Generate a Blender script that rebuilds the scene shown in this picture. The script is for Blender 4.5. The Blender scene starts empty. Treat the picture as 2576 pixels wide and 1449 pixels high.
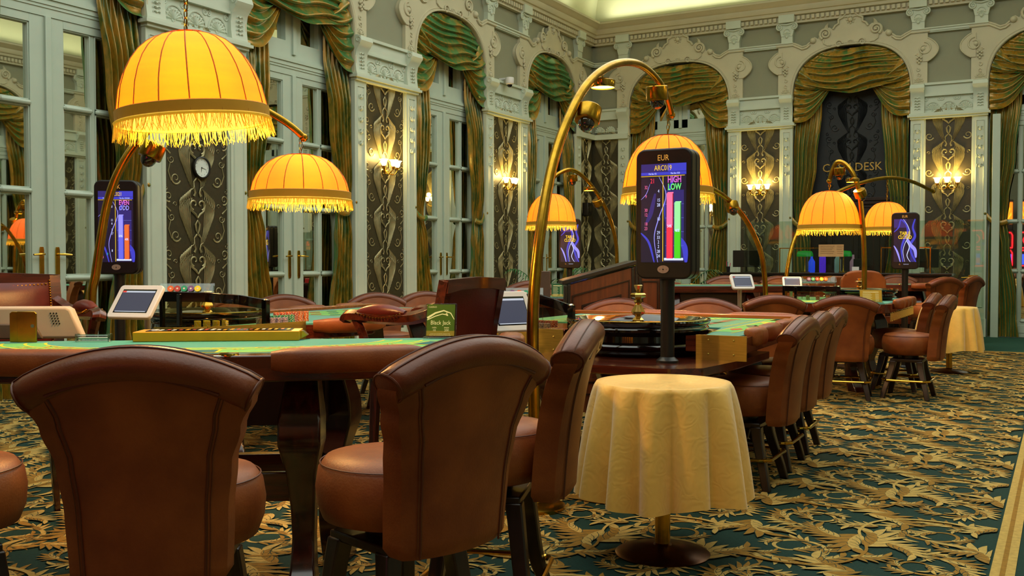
import bpy, math, random
from mathutils import Matrix, Vector
random.seed(7)
PI = math.pi
sc = bpy.context.scene
COL = sc.collection
def rad(a): return math.radians(a)
def lerp(a, b, t): return a + (b - a) * t
def clamp(x, a=0., b=1.): return max(a, min(b, x))
def hexc(h):
    h = h.lstrip('#'); r = [int(h[i:i+2], 16) / 255 for i in (0, 2, 4)]
    return tuple((c / 12.92 if c <= .04045 else ((c + .055) / 1.055) ** 2.4) for c in r) + (1,)

# ---------------------------------------------------------------- materials
MATS = {}
def pm(name, color, rough=.5, metal=0., var=.12, scale=6., bump=0., bscale=60., emit=None, es=0., alpha=1., trans=0., ior=1.45, stretch=None, spec=.5, coat=0., color2=None, sheen=0.):
    if name in MATS: return MATS[name]
    m = bpy.data.materials.new(name); m.use_nodes = True
    nt = m.node_tree; N = nt.nodes; Lk = nt.links; b = N['Principled BSDF']
    c = hexc(color) if isinstance(color, str) else color
    tc = N.new('ShaderNodeTexCoord'); mp = N.new('ShaderNodeMapping'); Lk.new(tc.outputs['Object'], mp.inputs['Vector'])
    if stretch: mp.inputs['Scale'].default_value = stretch
    nz = N.new('ShaderNodeTexNoise'); nz.inputs['Scale'].default_value = scale; nz.inputs['Detail'].default_value = 5
    Lk.new(mp.outputs[0], nz.inputs['Vector'])
    rp = N.new('ShaderNodeValToRGB'); rp.color_ramp.elements[0].position = .3; rp.color_ramp.elements[1].position = .7
    c2 = (hexc(color2) if isinstance(color2, str) else None) or tuple(min(1, x * (1 + var)) for x in c[:3]) + (1,)
    rp.color_ramp.elements[0].color = tuple(x * (1 - var) for x in c[:3]) + (1,); rp.color_ramp.elements[1].color = c2
    Lk.new(nz.outputs['Fac'], rp.inputs['Fac']); Lk.new(rp.outputs['Color'], b.inputs['Base Color'])
    b.inputs['Roughness'].default_value = rough; b.inputs['Metallic'].default_value = metal
    b.inputs['IOR'].default_value = ior; b.inputs['Specular IOR Level'].default_value = spec
    b.inputs['Coat Weight'].default_value = coat; b.inputs['Coat Roughness'].default_value = .08
    b.inputs['Alpha'].default_value = alpha; b.inputs['Transmission Weight'].default_value = trans
    b.inputs['Sheen Weight'].default_value = sheen
    if emit: b.inputs['Emission Color'].default_value = hexc(emit); b.inputs['Emission Strength'].default_value = es
    if bump > 0:
        n2 = N.new('ShaderNodeTexNoise'); n2.inputs['Scale'].default_value = bscale; n2.inputs['Detail'].default_value = 4
        Lk.new(mp.outputs[0], n2.inputs['Vector'])
        bp = N.new('ShaderNodeBump'); bp.inputs['Strength'].default_value = bump; bp.inputs['Distance'].default_value = .01
        Lk.new(n2.outputs['Fac'], bp.inputs['Height']); Lk.new(bp.outputs[0], b.inputs['Normal'])
    MATS[name] = m
    return m
def glow(name, color, s=1.):
    if name in MATS: return MATS[name]
    m = bpy.data.materials.new(name); m.use_nodes = True; N = m.node_tree.nodes
    b = N['Principled BSDF']; b.inputs['Base Color'].default_value = (.02, .02, .02, 1); b.inputs['Roughness'].default_value = .3
    b.inputs['Emission Color'].default_value = hexc(color); b.inputs['Emission Strength'].default_value = s
    MATS[name] = m; return m
def wood(name, c1, c2, rough=.25, scale=3., axis=0, coat=.5):
    m = bpy.data.materials.new(name); m.use_nodes = True; nt = m.node_tree; N = nt.nodes; Lk = nt.links; b = N['Principled BSDF']
    tc = N.new('ShaderNodeTexCoord'); mp = N.new('ShaderNodeMapping'); Lk.new(tc.outputs['Object'], mp.inputs['Vector'])
    s = [14., 14., 14.]; s[axis] = .9; mp.inputs['Scale'].default_value = s
    w = N.new('ShaderNodeTexNoise'); w.inputs['Scale'].default_value = scale; w.inputs['Detail'].default_value = 6; w.inputs['Distortion'].default_value = .8
    Lk.new(mp.outputs[0], w.inputs['Vector'])
    rp = N.new('ShaderNodeValToRGB'); rp.color_ramp.elements[0].color = hexc(c1); rp.color_ramp.elements[1].color = hexc(c2); rp.color_ramp.elements[0].position = .35; rp.color_ramp.elements[1].position = .68
    Lk.new(w.outputs['Fac'], rp.inputs['Fac']); Lk.new(rp.outputs['Color'], b.inputs['Base Color'])
    b.inputs['Roughness'].default_value = rough; b.inputs['Coat Weight'].default_value = coat; b.inputs['Coat Roughness'].default_value = .12
    MATS[name] = m; return m

PLAST = pm('pale_sage_plaster', '#c6cfbd', .55, var=.05, scale=3)
PLASTU = pm('cream_plaster', '#c4bda0', .6, var=.05, scale=3)
WALLP = pm('sage_wall_paint', '#8e8f78', .75, var=.04, scale=2, bump=.05, bscale=200)
PAPER = pm('dark_olive_wallpaper', '#37311d', .5, var=.12, scale=30)
GOLDP = pm('antique_gold_relief', '#9a9068', .35, metal=.4, var=.25, scale=9)
DOORW = pm('white_green_lacquer', '#b8c6b6', .35, var=.03, scale=4)
MIRR = pm('dark_glass', (.72, .74, .66, 1), .015, metal=1., var=.0)
DGREY = pm('black_painted_panel', '#1c1e20', .6, var=.15, scale=5, bump=.1, bscale=20)
BRASS = pm('aged_brass', '#b48a2c', .24, metal=1., var=.25, scale=14, bump=.04, bscale=30)
BRASSP = pm('polished_brass', '#d0a440', .14, metal=1., var=.1, scale=8)
BRUSH = pm('brushed_brass', '#cdb35a', .42, metal=1., var=.12, scale=10, stretch=(1, 1, 12))
LEATH = pm('brown_leather', '#773510', .46, var=.25, scale=5, bump=.10, bscale=140, color2='#93501f')
LEATHD = pm('dark_brown_leather_roll', '#683014', .36, var=.25, scale=7, bump=.08, bscale=140)
PIPING = pm('dark_piping', '#56270f', .5)
OXBL = pm('oxblood_leather', '#561812', .33, var=.2, scale=6, bump=.05, bscale=120)
LEGW = wood('dark_leg_wood', '#170b05', '#2b160b', .35, 3., 2, .15)
MAHOG = wood('mahogany', '#3a1408', '#5e2512', .2, 2.2, 0)
MAHOGV = wood('mahogany_upright', '#1e0805', '#46170c', .2, 2.2, 2)
WALNUT = wood('walnut_panel', '#4a2412', '#6a3519', .35, 2., 2, .2)
WALNUTD = pm('dark_walnut', '#22110a', .35, var=.3, scale=4, stretch=(6, 6, .6))
BLKL = pm('black_lacquer', '#0a0504', .06, var=.2, coat=1.)
BLKP = pm('black_plastic', '#161311', .38, var=.1, scale=40, bump=.03, bscale=400)
BLKA = pm('black_acrylic', '#060505', .05)
FELT = pm('teal_felt', '#1b8f86', .9, var=.08, scale=120, bump=.05, bscale=500, sheen=.3)
FELTG = pm('light_green_felt', '#62b266', .9, var=.06, scale=120)
FELTY = pm('yellow_layout_line', '#d8c62a', .8, var=.05)
FELTR = pm('red_layout_mark', '#b03a22', .8)
FELTD = pm('dark_teal_layout', '#0d5f63', .9)
CLOTH = pm('yellow_damask_cloth', '#f0bd58', .5, var=.06, scale=14, bump=.35, bscale=22, sheen=.4)
WHITE = pm('white_plastic', '#dcd9d8', .35, var=.03)
GREYP = pm('warm_grey_plastic', '#8f857a', .45, var=.05)
PAPERW = pm('white_card', '#d9d4c0', .6)
YTRAY = pm('yellow_enamel', '#d79b10', .3, var=.05, scale=20)
CHROME = pm('chrome', '#c9c4b8', .12, metal=1.)
TEALC = pm('plain_teal_carpet', '#174a3c', .95, var=.2, scale=60, bump=.2, bscale=300)
GREENC = pm('deep_green_carpet', '#052f26', .95, var=.25, scale=90, bump=.3, bscale=300)
CREAMC = pm('cream_carpet_yarn', '#bb9a50', .95, var=.15, scale=40, bump=.3, bscale=300)
GOLDC = pm('gold_carpet_yarn', '#936a1e', .95, var=.18, scale=40, bump=.3, bscale=300)
PLANT = pm('palm_leaf', '#1d5a2c', .5, var=.3, scale=8)

def damask(m):
    nt = m.node_tree; N = nt.nodes; Lk = nt.links; b = N['Principled BSDF']; tc = N.new('ShaderNodeTexCoord')
    nz = N.new('ShaderNodeTexNoise'); nz.inputs['Scale'].default_value = 9; Lk.new(tc.outputs['Object'], nz.inputs[0])
    mx = N.new('ShaderNodeVectorMath'); mx.operation = 'MULTIPLY_ADD'; mx.inputs[1].default_value = (.12, .12, .12); Lk.new(nz.outputs['Color'], mx.inputs[0]); Lk.new(tc.outputs['Object'], mx.inputs[2])
    vo = N.new('ShaderNodeTexVoronoi'); vo.inputs['Scale'].default_value = 11; Lk.new(mx.outputs[0], vo.inputs['Vector'])
    s = N.new('ShaderNodeMath'); s.operation = 'MULTIPLY'; s.inputs[1].default_value = 26; Lk.new(vo.outputs['Distance'], s.inputs[0])
    q = N.new('ShaderNodeMath'); q.operation = 'SINE'; Lk.new(s.outputs[0], q.inputs[0])
    bp = N.new('ShaderNodeBump'); bp.inputs['Strength'].default_value = .10; bp.inputs['Distance'].default_value = .0022; Lk.new(q.outputs[0], bp.inputs['Height']); Lk.new(bp.outputs[0], b.inputs['Normal'])
    r = N.new('ShaderNodeMapRange'); r.inputs[1].default_value = -.3; r.inputs[2].default_value = .3; r.inputs[3].default_value = .62; r.inputs[4].default_value = .42; Lk.new(q.outputs[0], r.inputs[0]); Lk.new(r.outputs[0], b.inputs['Roughness'])
damask(CLOTH)
def glassmat(name, tint, refl=.12, alpha_tr=.9):
    m = bpy.data.materials.new(name); m.use_nodes = True; nt = m.node_tree; N = nt.nodes; Lk = nt.links
    N.remove(N['Principled BSDF']); out = N['Material Output']
    t = N.new('ShaderNodeBsdfTransparent'); t.inputs[0].default_value = hexc(tint)
    g = N.new('ShaderNodeBsdfGlossy'); g.inputs['Roughness'].default_value = .02
    lw = N.new('ShaderNodeLayerWeight'); lw.inputs[0].default_value = .35
    mr = N.new('ShaderNodeMath'); mr.operation = 'MULTIPLY_ADD'; mr.inputs[1].default_value = .5; mr.inputs[2].default_value = refl
    Lk.new(lw.outputs['Fresnel'], mr.inputs[0])
    mx = N.new('ShaderNodeMixShader'); Lk.new(mr.outputs[0], mx.inputs[0]); Lk.new(t.outputs[0], mx.inputs[1]); Lk.new(g.outputs[0], mx.inputs[2]); Lk.new(mx.outputs[0], out.inputs[0])
    MATS[name] = m; return m
ACRYL = glassmat('clear_acrylic', '#e4ebe4', .06)
GLASSG = glassmat('green_tinted_glass', '#e9f2ea', .03)
SMOKE = glassmat('smoked_acrylic', '#e6dca8', .05)

def silkmat():
    m = bpy.data.materials.new('green_gold_shot_silk'); m.use_nodes = True; nt = m.node_tree; N = nt.nodes; Lk = nt.links; b = N['Principled BSDF']
    tc = N.new('ShaderNodeTexCoord'); mp = N.new('ShaderNodeMapping'); mp.inputs['Scale'].default_value = (1, 1, .35); Lk.new(tc.outputs['Object'], mp.inputs[0])
    nz = N.new('ShaderNodeTexNoise'); nz.inputs['Scale'].default_value = 5; nz.inputs['Detail'].default_value = 6; nz.inputs['Roughness'].default_value = .65
    Lk.new(mp.outputs[0], nz.inputs['Vector'])
    lw = N.new('ShaderNodeLayerWeight'); lw.inputs[0].default_value = .45
    ad = N.new('ShaderNodeMath'); ad.operation = 'ADD'; Lk.new(nz.outputs['Fac'], ad.inputs[0])
    ml = N.new('ShaderNodeMath'); ml.operation = 'MULTIPLY'; ml.inputs[1].default_value = .5; Lk.new(lw.outputs['Facing'], ml.inputs[0]); Lk.new(ml.outputs[0], ad.inputs[1])
    rp = N.new('ShaderNodeValToRGB'); e = rp.color_ramp.elements
    e[0].position = .42; e[0].color = hexc('#2c4a14'); e[1].position = .98; e[1].color = hexc('#4f8a55')
    a = e.new(.52); a.color = hexc('#7a6a18'); a2 = e.new(.62); a2.color = hexc('#b07c20'); a3 = e.new(.8); a3.color = hexc('#48763a')
    Lk.new(ad.outputs[0], rp.inputs[0]); Lk.new(rp.outputs[0], b.inputs['Base Color'])
    b.inputs['Roughness'].default_value = .27; b.inputs['Specular IOR Level'].default_value = .8; b.inputs['Sheen Weight'].default_value = .3
    b.inputs['Sheen Tint'].default_value = hexc('#6fae7a'); b.inputs['Metallic'].default_value = .3
    MATS['silk'] = m; return m
SILK = silkmat()

def shademat():
    m = bpy.data.materials.new('amber_lampshade_silk'); m.use_nodes = True; nt = m.node_tree; N = nt.nodes; Lk = nt.links
    b = N['Principled BSDF']; out = N['Material Output']
    tc = N.new('ShaderNodeTexCoord'); mp = N.new('ShaderNodeMapping'); mp.inputs['Scale'].default_value = (1, 1, 14); Lk.new(tc.outputs['Object'], mp.inputs[0])
    nz = N.new('ShaderNodeTexNoise'); nz.inputs['Scale'].default_value = 3; nz.inputs['Detail'].default_value = 5; Lk.new(mp.outputs[0], nz.inputs['Vector'])
    rp = N.new('ShaderNodeValToRGB'); rp.color_ramp.elements[0].color = hexc('#c24a00'); rp.color_ramp.elements[1].color = hexc('#d66000')
    Lk.new(nz.outputs['Fac'], rp.inputs[0])
    tr = N.new('ShaderNodeBsdfTranslucent'); Lk.new(rp.outputs[0], tr.inputs[0])
    b.inputs['Base Color'].default_value = hexc('#ecab60'); b.inputs['Roughness'].default_value = .7
    b.inputs['Emission Strength'].default_value = .14; Lk.new(rp.outputs[0], b.inputs['Emission Color'])
    mx = N.new('ShaderNodeMixShader'); mx.inputs[0].default_value = .64
    Lk.new(b.outputs[0], mx.inputs[1]); Lk.new(tr.outputs[0], mx.inputs[2]); Lk.new(mx.outputs[0], out.inputs[0])
    MATS['shade'] = m; return m
SHADE = shademat()
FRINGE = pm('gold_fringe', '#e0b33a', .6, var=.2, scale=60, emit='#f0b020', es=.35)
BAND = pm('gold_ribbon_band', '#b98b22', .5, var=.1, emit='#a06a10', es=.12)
SEAM = pm('shade_seam_cord', '#9a6a1c', .6)
BULB = glow('warm_bulb', '#ffd98a', 30.)

# ---------------------------------------------------------------- mesh builder
class MB:
    def __init__(s): s.v = []; s.f = []; s.mi = []; s.T = Matrix.Identity(4); s.m = 0
    def add(s, vs, fs, m=None):
        o = len(s.v); T = s.T
        s.v += [tuple(T @ Vector(p)) for p in vs]
        s.f += [tuple(o + i for i in f) for f in fs]; s.mi += [s.m if m is None else m] * len(fs)
        return s
    def box(s, x0, x1, y0, y1, z0, z1, m=None):
        return s.add([(x0,y0,z0),(x1,y0,z0),(x1,y1,z0),(x0,y1,z0),(x0,y0,z1),(x1,y0,z1),(x1,y1,z1),(x0,y1,z1)],
                     [(0,3,2,1),(4,5,6,7),(0,1,5,4),(1,2,6,5),(2,3,7,6),(3,0,4,7)], m)
    def rings(s, R, closed=True, caps=True, m=None):
        n = len(R[0]); vs = [p for r in R for p in r]; fs = []
        for i in range(len(R) - 1):
            for j in range(n if closed else n - 1):
                k = (j + 1) % n
                fs.append((i*n + j, i*n + k, (i+1)*n + k, (i+1)*n + j))
        if caps and closed: fs.append(tuple(reversed(range(n)))); fs.append(tuple((len(R)-1)*n + j for j in range(n)))
        return s.add(vs, fs, m)
    def tube(s, P, r, n=8, caps=True, m=None, sy=1., up=None, rot=0.):
        P = [Vector(p) for p in P]; R = []; N_ = len(P); prev = None
        for i in range(N_):
            t = (P[min(i+1, N_-1)] - P[max(i-1, 0)])
            if t.length < 1e-9: t = Vector((0, 0, 1))
            t.normalize()
            if prev is None:
                a = Vector(up) if up else (Vector((0, 0, 1)) if abs(t.z) < .9 else Vector((1, 0, 0)))
            else: a = Vector(up) if up else prev
            nn = a - t * a.dot(t)
            if nn.length < 1e-6: nn = t.orthogonal()
            nn.normalize(); b = t.cross(nn); prev = nn
            rr = r[i] if isinstance(r, (list, tuple)) else r
            R.append([P[i] + nn * (rr * math.cos(rot + 2*PI*j/n)) + b * (rr * sy * math.sin(rot + 2*PI*j/n)) for j in range(n)])
        return s.rings(R, True, caps, m)
    def lathe(s, prof, n=24, c=(0, 0, 0), m=None, fn=None, caps=True):
        R = []
        for r, z in prof:
            R.append([(c[0] + (fn(r, z, 2*PI*j/n) if fn else r) * math.cos(2*PI*j/n), c[1] + (fn(r, z, 2*PI*j/n) if fn else r) * math.sin(2*PI*j/n), c[2] + z) for j in range(n)])
        return s.rings(R, True, caps, m)
    def sphere(s, c, r, n=10, k=6, m=None, sz=1.):
        return s.lathe([(max(1e-4, r*math.sin(PI*i/k)), -r*sz*math.cos(PI*i/k)) for i in range(k+1)], n, c, m)
    def prism(s, poly, z0, z1, m=None, mt=None):   # xy polygon extruded in z
        n = len(poly); vs = [(x, y, z0) for x, y in poly] + [(x, y, z1) for x, y in poly]
        s.add(vs, [tuple(reversed(range(n)))] + [(i, (i+1) % n, n+(i+1) % n, n+i) for i in range(n)], m)
        return s.add([(x, y, z1) for x, y in poly], [tuple(range(n))], mt if mt is not None else m)
    def plate(s, poly, y0, y1, m=None):   # xz polygon, extruded along y (y1 = front)
        n = len(poly); vs = [(x, y0, z) for x, z in poly] + [(x, y1, z) for x, z in poly]
        return s.add(vs, [tuple(n + i for i in range(n)), tuple(reversed(range(n)))] + [(i, (i+1) % n, n+(i+1) % n, n+i) for i in range(n)], m)
    def cols(s, us, lo, hi, y0, y1, m=None):
        vs = []; fs = []
        for u in us: vs += [(u, y0, lo(u)), (u, y0, hi(u)), (u, y1, lo(u)), (u, y1, hi(u))]
        for i in range(len(us) - 1):
            a = 4*i; b = a + 4
            fs += [(a+2, b+2, b+3, a+3), (a, a+2, a+3, a+1)[:0] or (a, b, b+2, a+2), (a+1, a+3, b+3, b+1)]
        e = 4*(len(us)-1); fs += [(0, 2, 3, 1), (e, e+1, e+3, e+2)]
        return s.add(vs, fs, m)
    def grid(s, nu, nv, fn, m=None):
        vs = [fn(i / nu, j / nv) for i in range(nu+1) for j in range(nv+1)]
        fs = [(i*(nv+1)+j, (i+1)*(nv+1)+j, (i+1)*(nv+1)+j+1, i*(nv+1)+j+1) for i in range(nu) for j in range(nv)]
        return s.add(vs, fs, m)
    def ribbon(s, pts, wf, h=.004, y=0., m=None, m2=None, plane='xz', gap=0.):
        # flat ribbon in plane with raised ridge; pts = [(a,b)]
        n = len(pts); A = []
        for i, (a, b) in enumerate(pts):
            x0, z0 = pts[max(0, i-1)]; x1, z1 = pts[min(n-1, i+1)]
            dx, dz = x1-x0, z1-z0; L = math.hypot(dx, dz) or 1; nx, nz = -dz/L, dx/L
            w = wf(i/(n-1)); A.append(((a+nx*w, b+nz*w), (a+nx*gap, b+nz*gap), (a-nx*gap, b-nz*gap), (a-nx*w, b-nz*w)))
        def q(p, hh): return (p[0], y+hh, p[1]) if plane == 'xz' else (p[0], p[1], y+hh)
        vs = []
        for l, c1, c2, r in A: vs += [q(l, 0), q(c1, h), q(c2, h), q(r, 0)]
        f1 = []; f2 = []
        for i in range(n-1):
            a = 4*i; b = a+4
            f1.append((a, a+1, b+1, b)); f2.append((a+2, a+3, b+3, b+2))
        s.add(vs, f1, m); s.add(vs, f2, m2 if m2 is not None else m)
        return s
    def build(s, name, mats, parent=None, smooth=True, angle=35, bevel=0., loc=None, rz=None, seg=2):
        me = bpy.data.meshes.new(name); me.from_pydata(s.v, [], s.f)
        for mt in (mats if isinstance(mats, (list, tuple)) else [mats]): me.materials.append(mt)
        if any(s.mi): me.polygons.foreach_set('material_index', s.mi)
        if smooth:
            me.polygons.foreach_set('use_smooth', [True] * len(me.polygons))
            me.set_sharp_from_angle(angle=rad(angle))
        me.update()
        o = bpy.data.objects.new(name, me); COL.objects.link(o)
        if parent: o.parent = parent
        if loc: o.location = loc
        if rz is not None: o.rotation_euler = (0, 0, rz)
        if bevel:
            b = o.modifiers.new('bevel', 'BEVEL'); b.width = bevel; b.segments = seg; b.limit_method = 'ANGLE'; b.angle_limit = rad(40)
        return o
def tag(o, label=None, cat=None, group=None, kind=None):
    if label: o['label'] = label
    if cat: o['category'] = cat
    if group: o['group'] = group
    if kind: o['kind'] = kind
    return o
def thing(name, loc=(0, 0, 0), rz=0., label=None, cat=None, group=None, kind=None):
    o = bpy.data.objects.new(name, None); o.empty_display_size = .1; COL.objects.link(o)
    o.location = loc; o.rotation_euler = (0, 0, rz)
    return tag(o, label, cat, group, kind)
KIDS = {}
def kids(o): return [c for c in bpy.data.objects if c.parent == o]
def dup(root, loc, rz=0., label=None, group=None, scale=None):
    r = root.copy(); COL.objects.link(r); r.location = loc; r.rotation_euler = (0, 0, rz)
    if scale: r.scale = scale
    if label: r['label'] = label
    if group: r['group'] = group
    for ch in kids(root):
        c = ch.copy(); COL.objects.link(c); c.parent = r
        for g in kids(ch):
            d = g.copy(); COL.objects.link(d); d.parent = c
    return r
def spline(P, k=6):
    out = []; n = len(P); P = [Vector(p) for p in P]
    for i in range(n-1):
        a = P[max(0, i-1)]; b = P[i]; c = P[i+1]; d = P[min(n-1, i+2)]
        for j in range(k):
            t = j/k
            out.append(.5*((2*b) + (c-a)*t + (2*a-5*b+4*c-d)*t*t + (3*b-a-3*c+d)*t**3))
    out.append(P[-1]); return out
def spiral(cx, cz, r0, r1, a0, turns, n=28):
    return [(cx + lerp(r0, r1, i/n)*math.cos(a0 + turns*2*PI*i/n), cz + lerp(r0, r1, i/n)*math.sin(a0 + turns*2*PI*i/n)) for i in range(n+1)]
_tc = {}
def textgeo(txt, size=.1, ext=0., align='CENTER', bold=0.):
    key = (txt, ext, align, bold)
    if key not in _tc:
        cu = bpy.data.curves.new('t', 'FONT'); cu.body = txt; cu.size = 1; cu.align_x = align; cu.align_y = 'CENTER'; cu.extrude = ext; cu.offset = bold; cu.resolution_u = 2
        o = bpy.data.objects.new('t', cu); COL.objects.link(o); bpy.context.view_layer.update()
        me = bpy.data.meshes.new_from_object(o.evaluated_get(bpy.context.evaluated_depsgraph_get()))
        _tc[key] = ([tuple(v.co) for v in me.vertices], [tuple(p.vertices) for p in me.polygons])
        bpy.data.objects.remove(o); bpy.data.curves.remove(cu); bpy.data.meshes.remove(me)
    vs, fs = _tc[key]
    return [(x*size, y*size, z*size) for x, y, z in vs], fs
def puttext(mb, txt, x, z, size, y=0., m=None, align='CENTER', sx=1., bold=0., front=-1):
    # text standing in the xz plane; front=-1 reads from -y, +1 reads from +y
    vs, fs = textgeo(txt, size, 0, align, bold)
    if front < 0: mb.add([(x + a*sx, y, z + b) for a, b, c in vs], fs, m)
    else: mb.add([(x - a*sx, y, z + b) for a, b, c in vs], [tuple(f) for f in fs], m)
# ================================================================ ARCHITECTURE
XL, YB, XR, YR = -8.4, 18.3, 3.1, -7.5
def wallT(side, c):   # loc, rz for a bay centred at c on a wall
    return {'left': ((XL, c, 0), -PI/2), 'back': ((c, YB, 0), PI), 'right': ((XR, c, 0), PI/2), 'rear': ((c, YR, 0), 0.)}[side]
def arch(u):
    a = abs(u)
    return 4.2 + .9 * (1 - min(1, a) ** 2.5) ** (1/2.5)
US = [-1 + 2*i/40 for i in range(41)]
US = sorted(set([math.sin(PI/2*u) for u in US]))
# --- main wall slabs with arched openings
def wall_slab(name, side, centres, a, b, cc):
    mb = MB(); cur = a
    sgn = -1 if side in ('left', 'back') else 1
    def seg(p, q):
        mb.box(min(p, q), max(p, q), -.3, 0, 0, 6.6)
    cl = sorted(sgn*(c-cc) for c in centres); a2, b2 = sorted((sgn*(a-cc), sgn*(b-cc))); cur = a2
    for c in cl:
        seg(cur, c-1)
        mb.cols([c+u for u in US], lambda u, c=c: arch(u-c), lambda u: 6.6, -.3, 0)
        cur = c+1
    seg(cur, b2)
    l, r = wallT(side, cc)
    o = mb.build(name, [WALLP], loc=l, rz=r); o['kind'] = 'structure'; return o
LC = [2.66, 6.1, 9.55, 13.0, 16.43]; BC = [-6.57, -3.37, -.15]
wall_slab('wall_left', 'left', LC, YR, YB, 8)
wall_slab('wall_back', 'back', BC, XL, XR, -3)
wall_slab('wall_right', 'right', LC, YR, YB, 8)
wall_slab('wall_rear', 'rear', [], XL, XR, -3)

# --- arch surround
def hi_fn(u):
    a = abs(u)
    pts = [(0, 5.66), (.05, 5.66), (.1, 5.63), (.15, 5.57), (.2, 5.56), (.205, 5.48), (.3, 5.40), (.36, 5.44), (.46, 5.43), (.53, 5.35), (.56, 5.26), (.62, 5.30), (.69, 5.27), (.73, 5.16), (.8, 5.12), (.88, 5.13), (.95, 5.2), (1.0, 5.22), (1.3, 5.22)]
    for (x0, z0), (x1, z1) in zip(pts, pts[1:]):
        if x0 <= a <= x1: return lerp(z0, z1, (a-x0)/(x1-x0))
    return 5.22
def shell(mb, cx, cz, r, y, n=7, a0=20, a1=160, m=None):
    for i in range(n):
        a = rad(lerp(a0, a1, i/(n-1))); e = (cx + r*math.cos(a), cz + r*math.sin(a))
        mb.ribbon([(lerp(cx, e[0], t), lerp(cz, e[1], t)) for t in (0, .3, .6, .85, 1)], lambda t: r*(.04 + .2*t if t < .9 else .1), r*.12, y, m)
    mb.tube([(cx + r*.8*math.cos(rad(x)), y + .005, cz + r*.8*math.sin(rad(x))) for x in range(0, 181, 20)], r*.07, 5, m=m)
def leafdrop(mb, x, z0, z1, y, m=None):
    n = 5
    for i in range(n):
        z = lerp(z0, z1, (i+.5)/n); h = (z1-z0)/n
        mb.sphere((x, y, z), abs(h)*.16, 6, 4, m)
        for sgn in (-1, 1):
            mb.ribbon([(x, z), (x+sgn*.02, z+abs(h)*.25), (x+sgn*.04, z+abs(h)*.2), (x+sgn*.045, z-abs(h)*.1)], lambda t: .011*(1-.6*t), .012, y, m)
def build_surround():
    mb = MB()
    us = sorted(set([round(u, 4) for u in US] + [-1.27, 1.27] + [k*s for k in (.05,.1,.15,.2,.205,.25,.3,.36,.46,.53,.56,.62,.69,.73,.8,.88,.95,1.0) for s in (-1, 1)] + [0]))
    mb.cols(us, lambda u: arch(u) if abs(u) < 1 else 4.28, hi_fn, 0, .055)
    for s in (-1, 1):
        ear = [(s*(1.27 + .17*math.sin(PI*i/12)**.8), lerp(4.68, 5.08, i/12)) for i in range(13)]
        poly = ear + [(s*1.2, 5.08), (s*1.2, 4.68)]
        mb.plate(poly if s < 0 else poly[::-1], 0, .07)
        mb.tube([(x, .07, z) for x, z in ear], .012, 6)
        mb.tube([(x, .075, z) for x, z in spiral(s*1.22, 4.9, .11, .05, rad(90), -s*1.1)], [lerp(.016, .01, i/28) for i in range(29)], 6)
        mb.sphere((s*1.2, .05, 4.9), .045, 10, 6)
        for gx, gz in ((0, 0), (-.03, .03), (.03, .03), (0, .05), (-.03, -.02), (.025, -.03), (0, -.06)):
            mb.sphere((s*1.14+gx, .075, 4.72+gz), .021, 7, 5)
        for i in range(5):
            a = rad(30 + i*30); mb.ribbon([(s*1.14, 4.76), (s*1.14 + .05*math.cos(a), 4.78+.05*math.sin(a)), (s*1.14+.08*math.cos(a), 4.77+.06*math.sin(a))], lambda t: .018*(1-t)+.004, .012, .055)
        mb.tube([(x, .06, z) for x, z in spiral(s*1.13, 4.55, .035, .012, rad(60), s*.9, 14)], .009, 5)
        mb.tube([(x, .06, z) for x, z in spiral(s*1.13, 4.46, .035, .012, rad(240), s*.9, 14)], .009, 5)
        shell(mb, s*1.13, 4.33, .085, .058, 6)
        # big scrolls beside the cartouche
        mb.tube([(x, .075, z) for x, z in spiral(s*.43, 5.33, .10, .02, rad(-60 if s > 0 else 240), s*1.8, 40)], [lerp(.024, .012, i/40) for i in range(41)], 7)
        mb.sphere((s*.43, .07, 5.33), .025, 8, 5)
        mb.lathe([(.001, 0)], 3) if False else None
        mb.sphere((s*.645, .06, 5.235), .055, 12, 8); 
        mb.tube([(s*.7, .065, 5.17), (s*.76, .065, 5.12), (s*.84, .065, 5.105), (s*.92, .065, 5.15), (s*1.0, .065, 5.19), (s*1.3, .065, 5.19)], .022, 6)
        mb.tube([(s*.7, .065, 5.21), (s*.76, .065, 5.16), (s*.84, .065, 5.145), (s*.92, .065, 5.19), (s*1.0, .065, 5.225), (s*1.32, .065, 5.225)], .018, 6)
        mb.tube([(s*.3, .07, 5.40), (s*.26, .07, 5.46), (s*.205, .07, 5.49), (s*.205, .07, 5.56), (s*.14, .07, 5.59), (s*.08, .07, 5.645), (0, .07, 5.665)], .02, 6)
        mb.ribbon([(s*.42, 5.43), (s*.41, 5.48), (s*.385, 5.52)], lambda t: .035*(1-t)+.004, .02, .055)
        mb.tube([(x, .07, z) for x, z in spiral(s*.2, 5.13, .07, .02, rad(180 if s > 0 else 0), -s*1.2, 20)], .012, 6)
        mb.tube([(s*.33, .065, 5.12), (s*.4, .065, 5.13), (s*.46, .065, 5.17), (s*.47, .065, 5.24)], .014, 6)
    mb.sphere((0, .06, 5.54), .045, 10, 6)
    for i in range(8):
        a = 2*PI*i/8; mb.sphere((.06*math.cos(a), .058, 5.54+.06*math.sin(a)), .02, 6, 4)
    shell(mb, 0, 5.12, .07, .06, 5)
    # arch mouldings and reveal
    L = [(-1, 0, 3.75)] + [(u, 0, arch(u)) for u in US] + [(1, 0, 3.75)]
    mb.tube([(u*1.02, .06, z+.012) for u, y, z in L], .016, 6)
    mb.tube([(u*1.05, .055, z+.045) for u, y, z in L], .009, 6)
    mb.rings([[(u, .055, z), (u, -.2, z), (u*1.03, -.2, z+.03), (u*1.03, .055, z+.03)] for u, y, z in L])
    return mb
MOTIF = None
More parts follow.
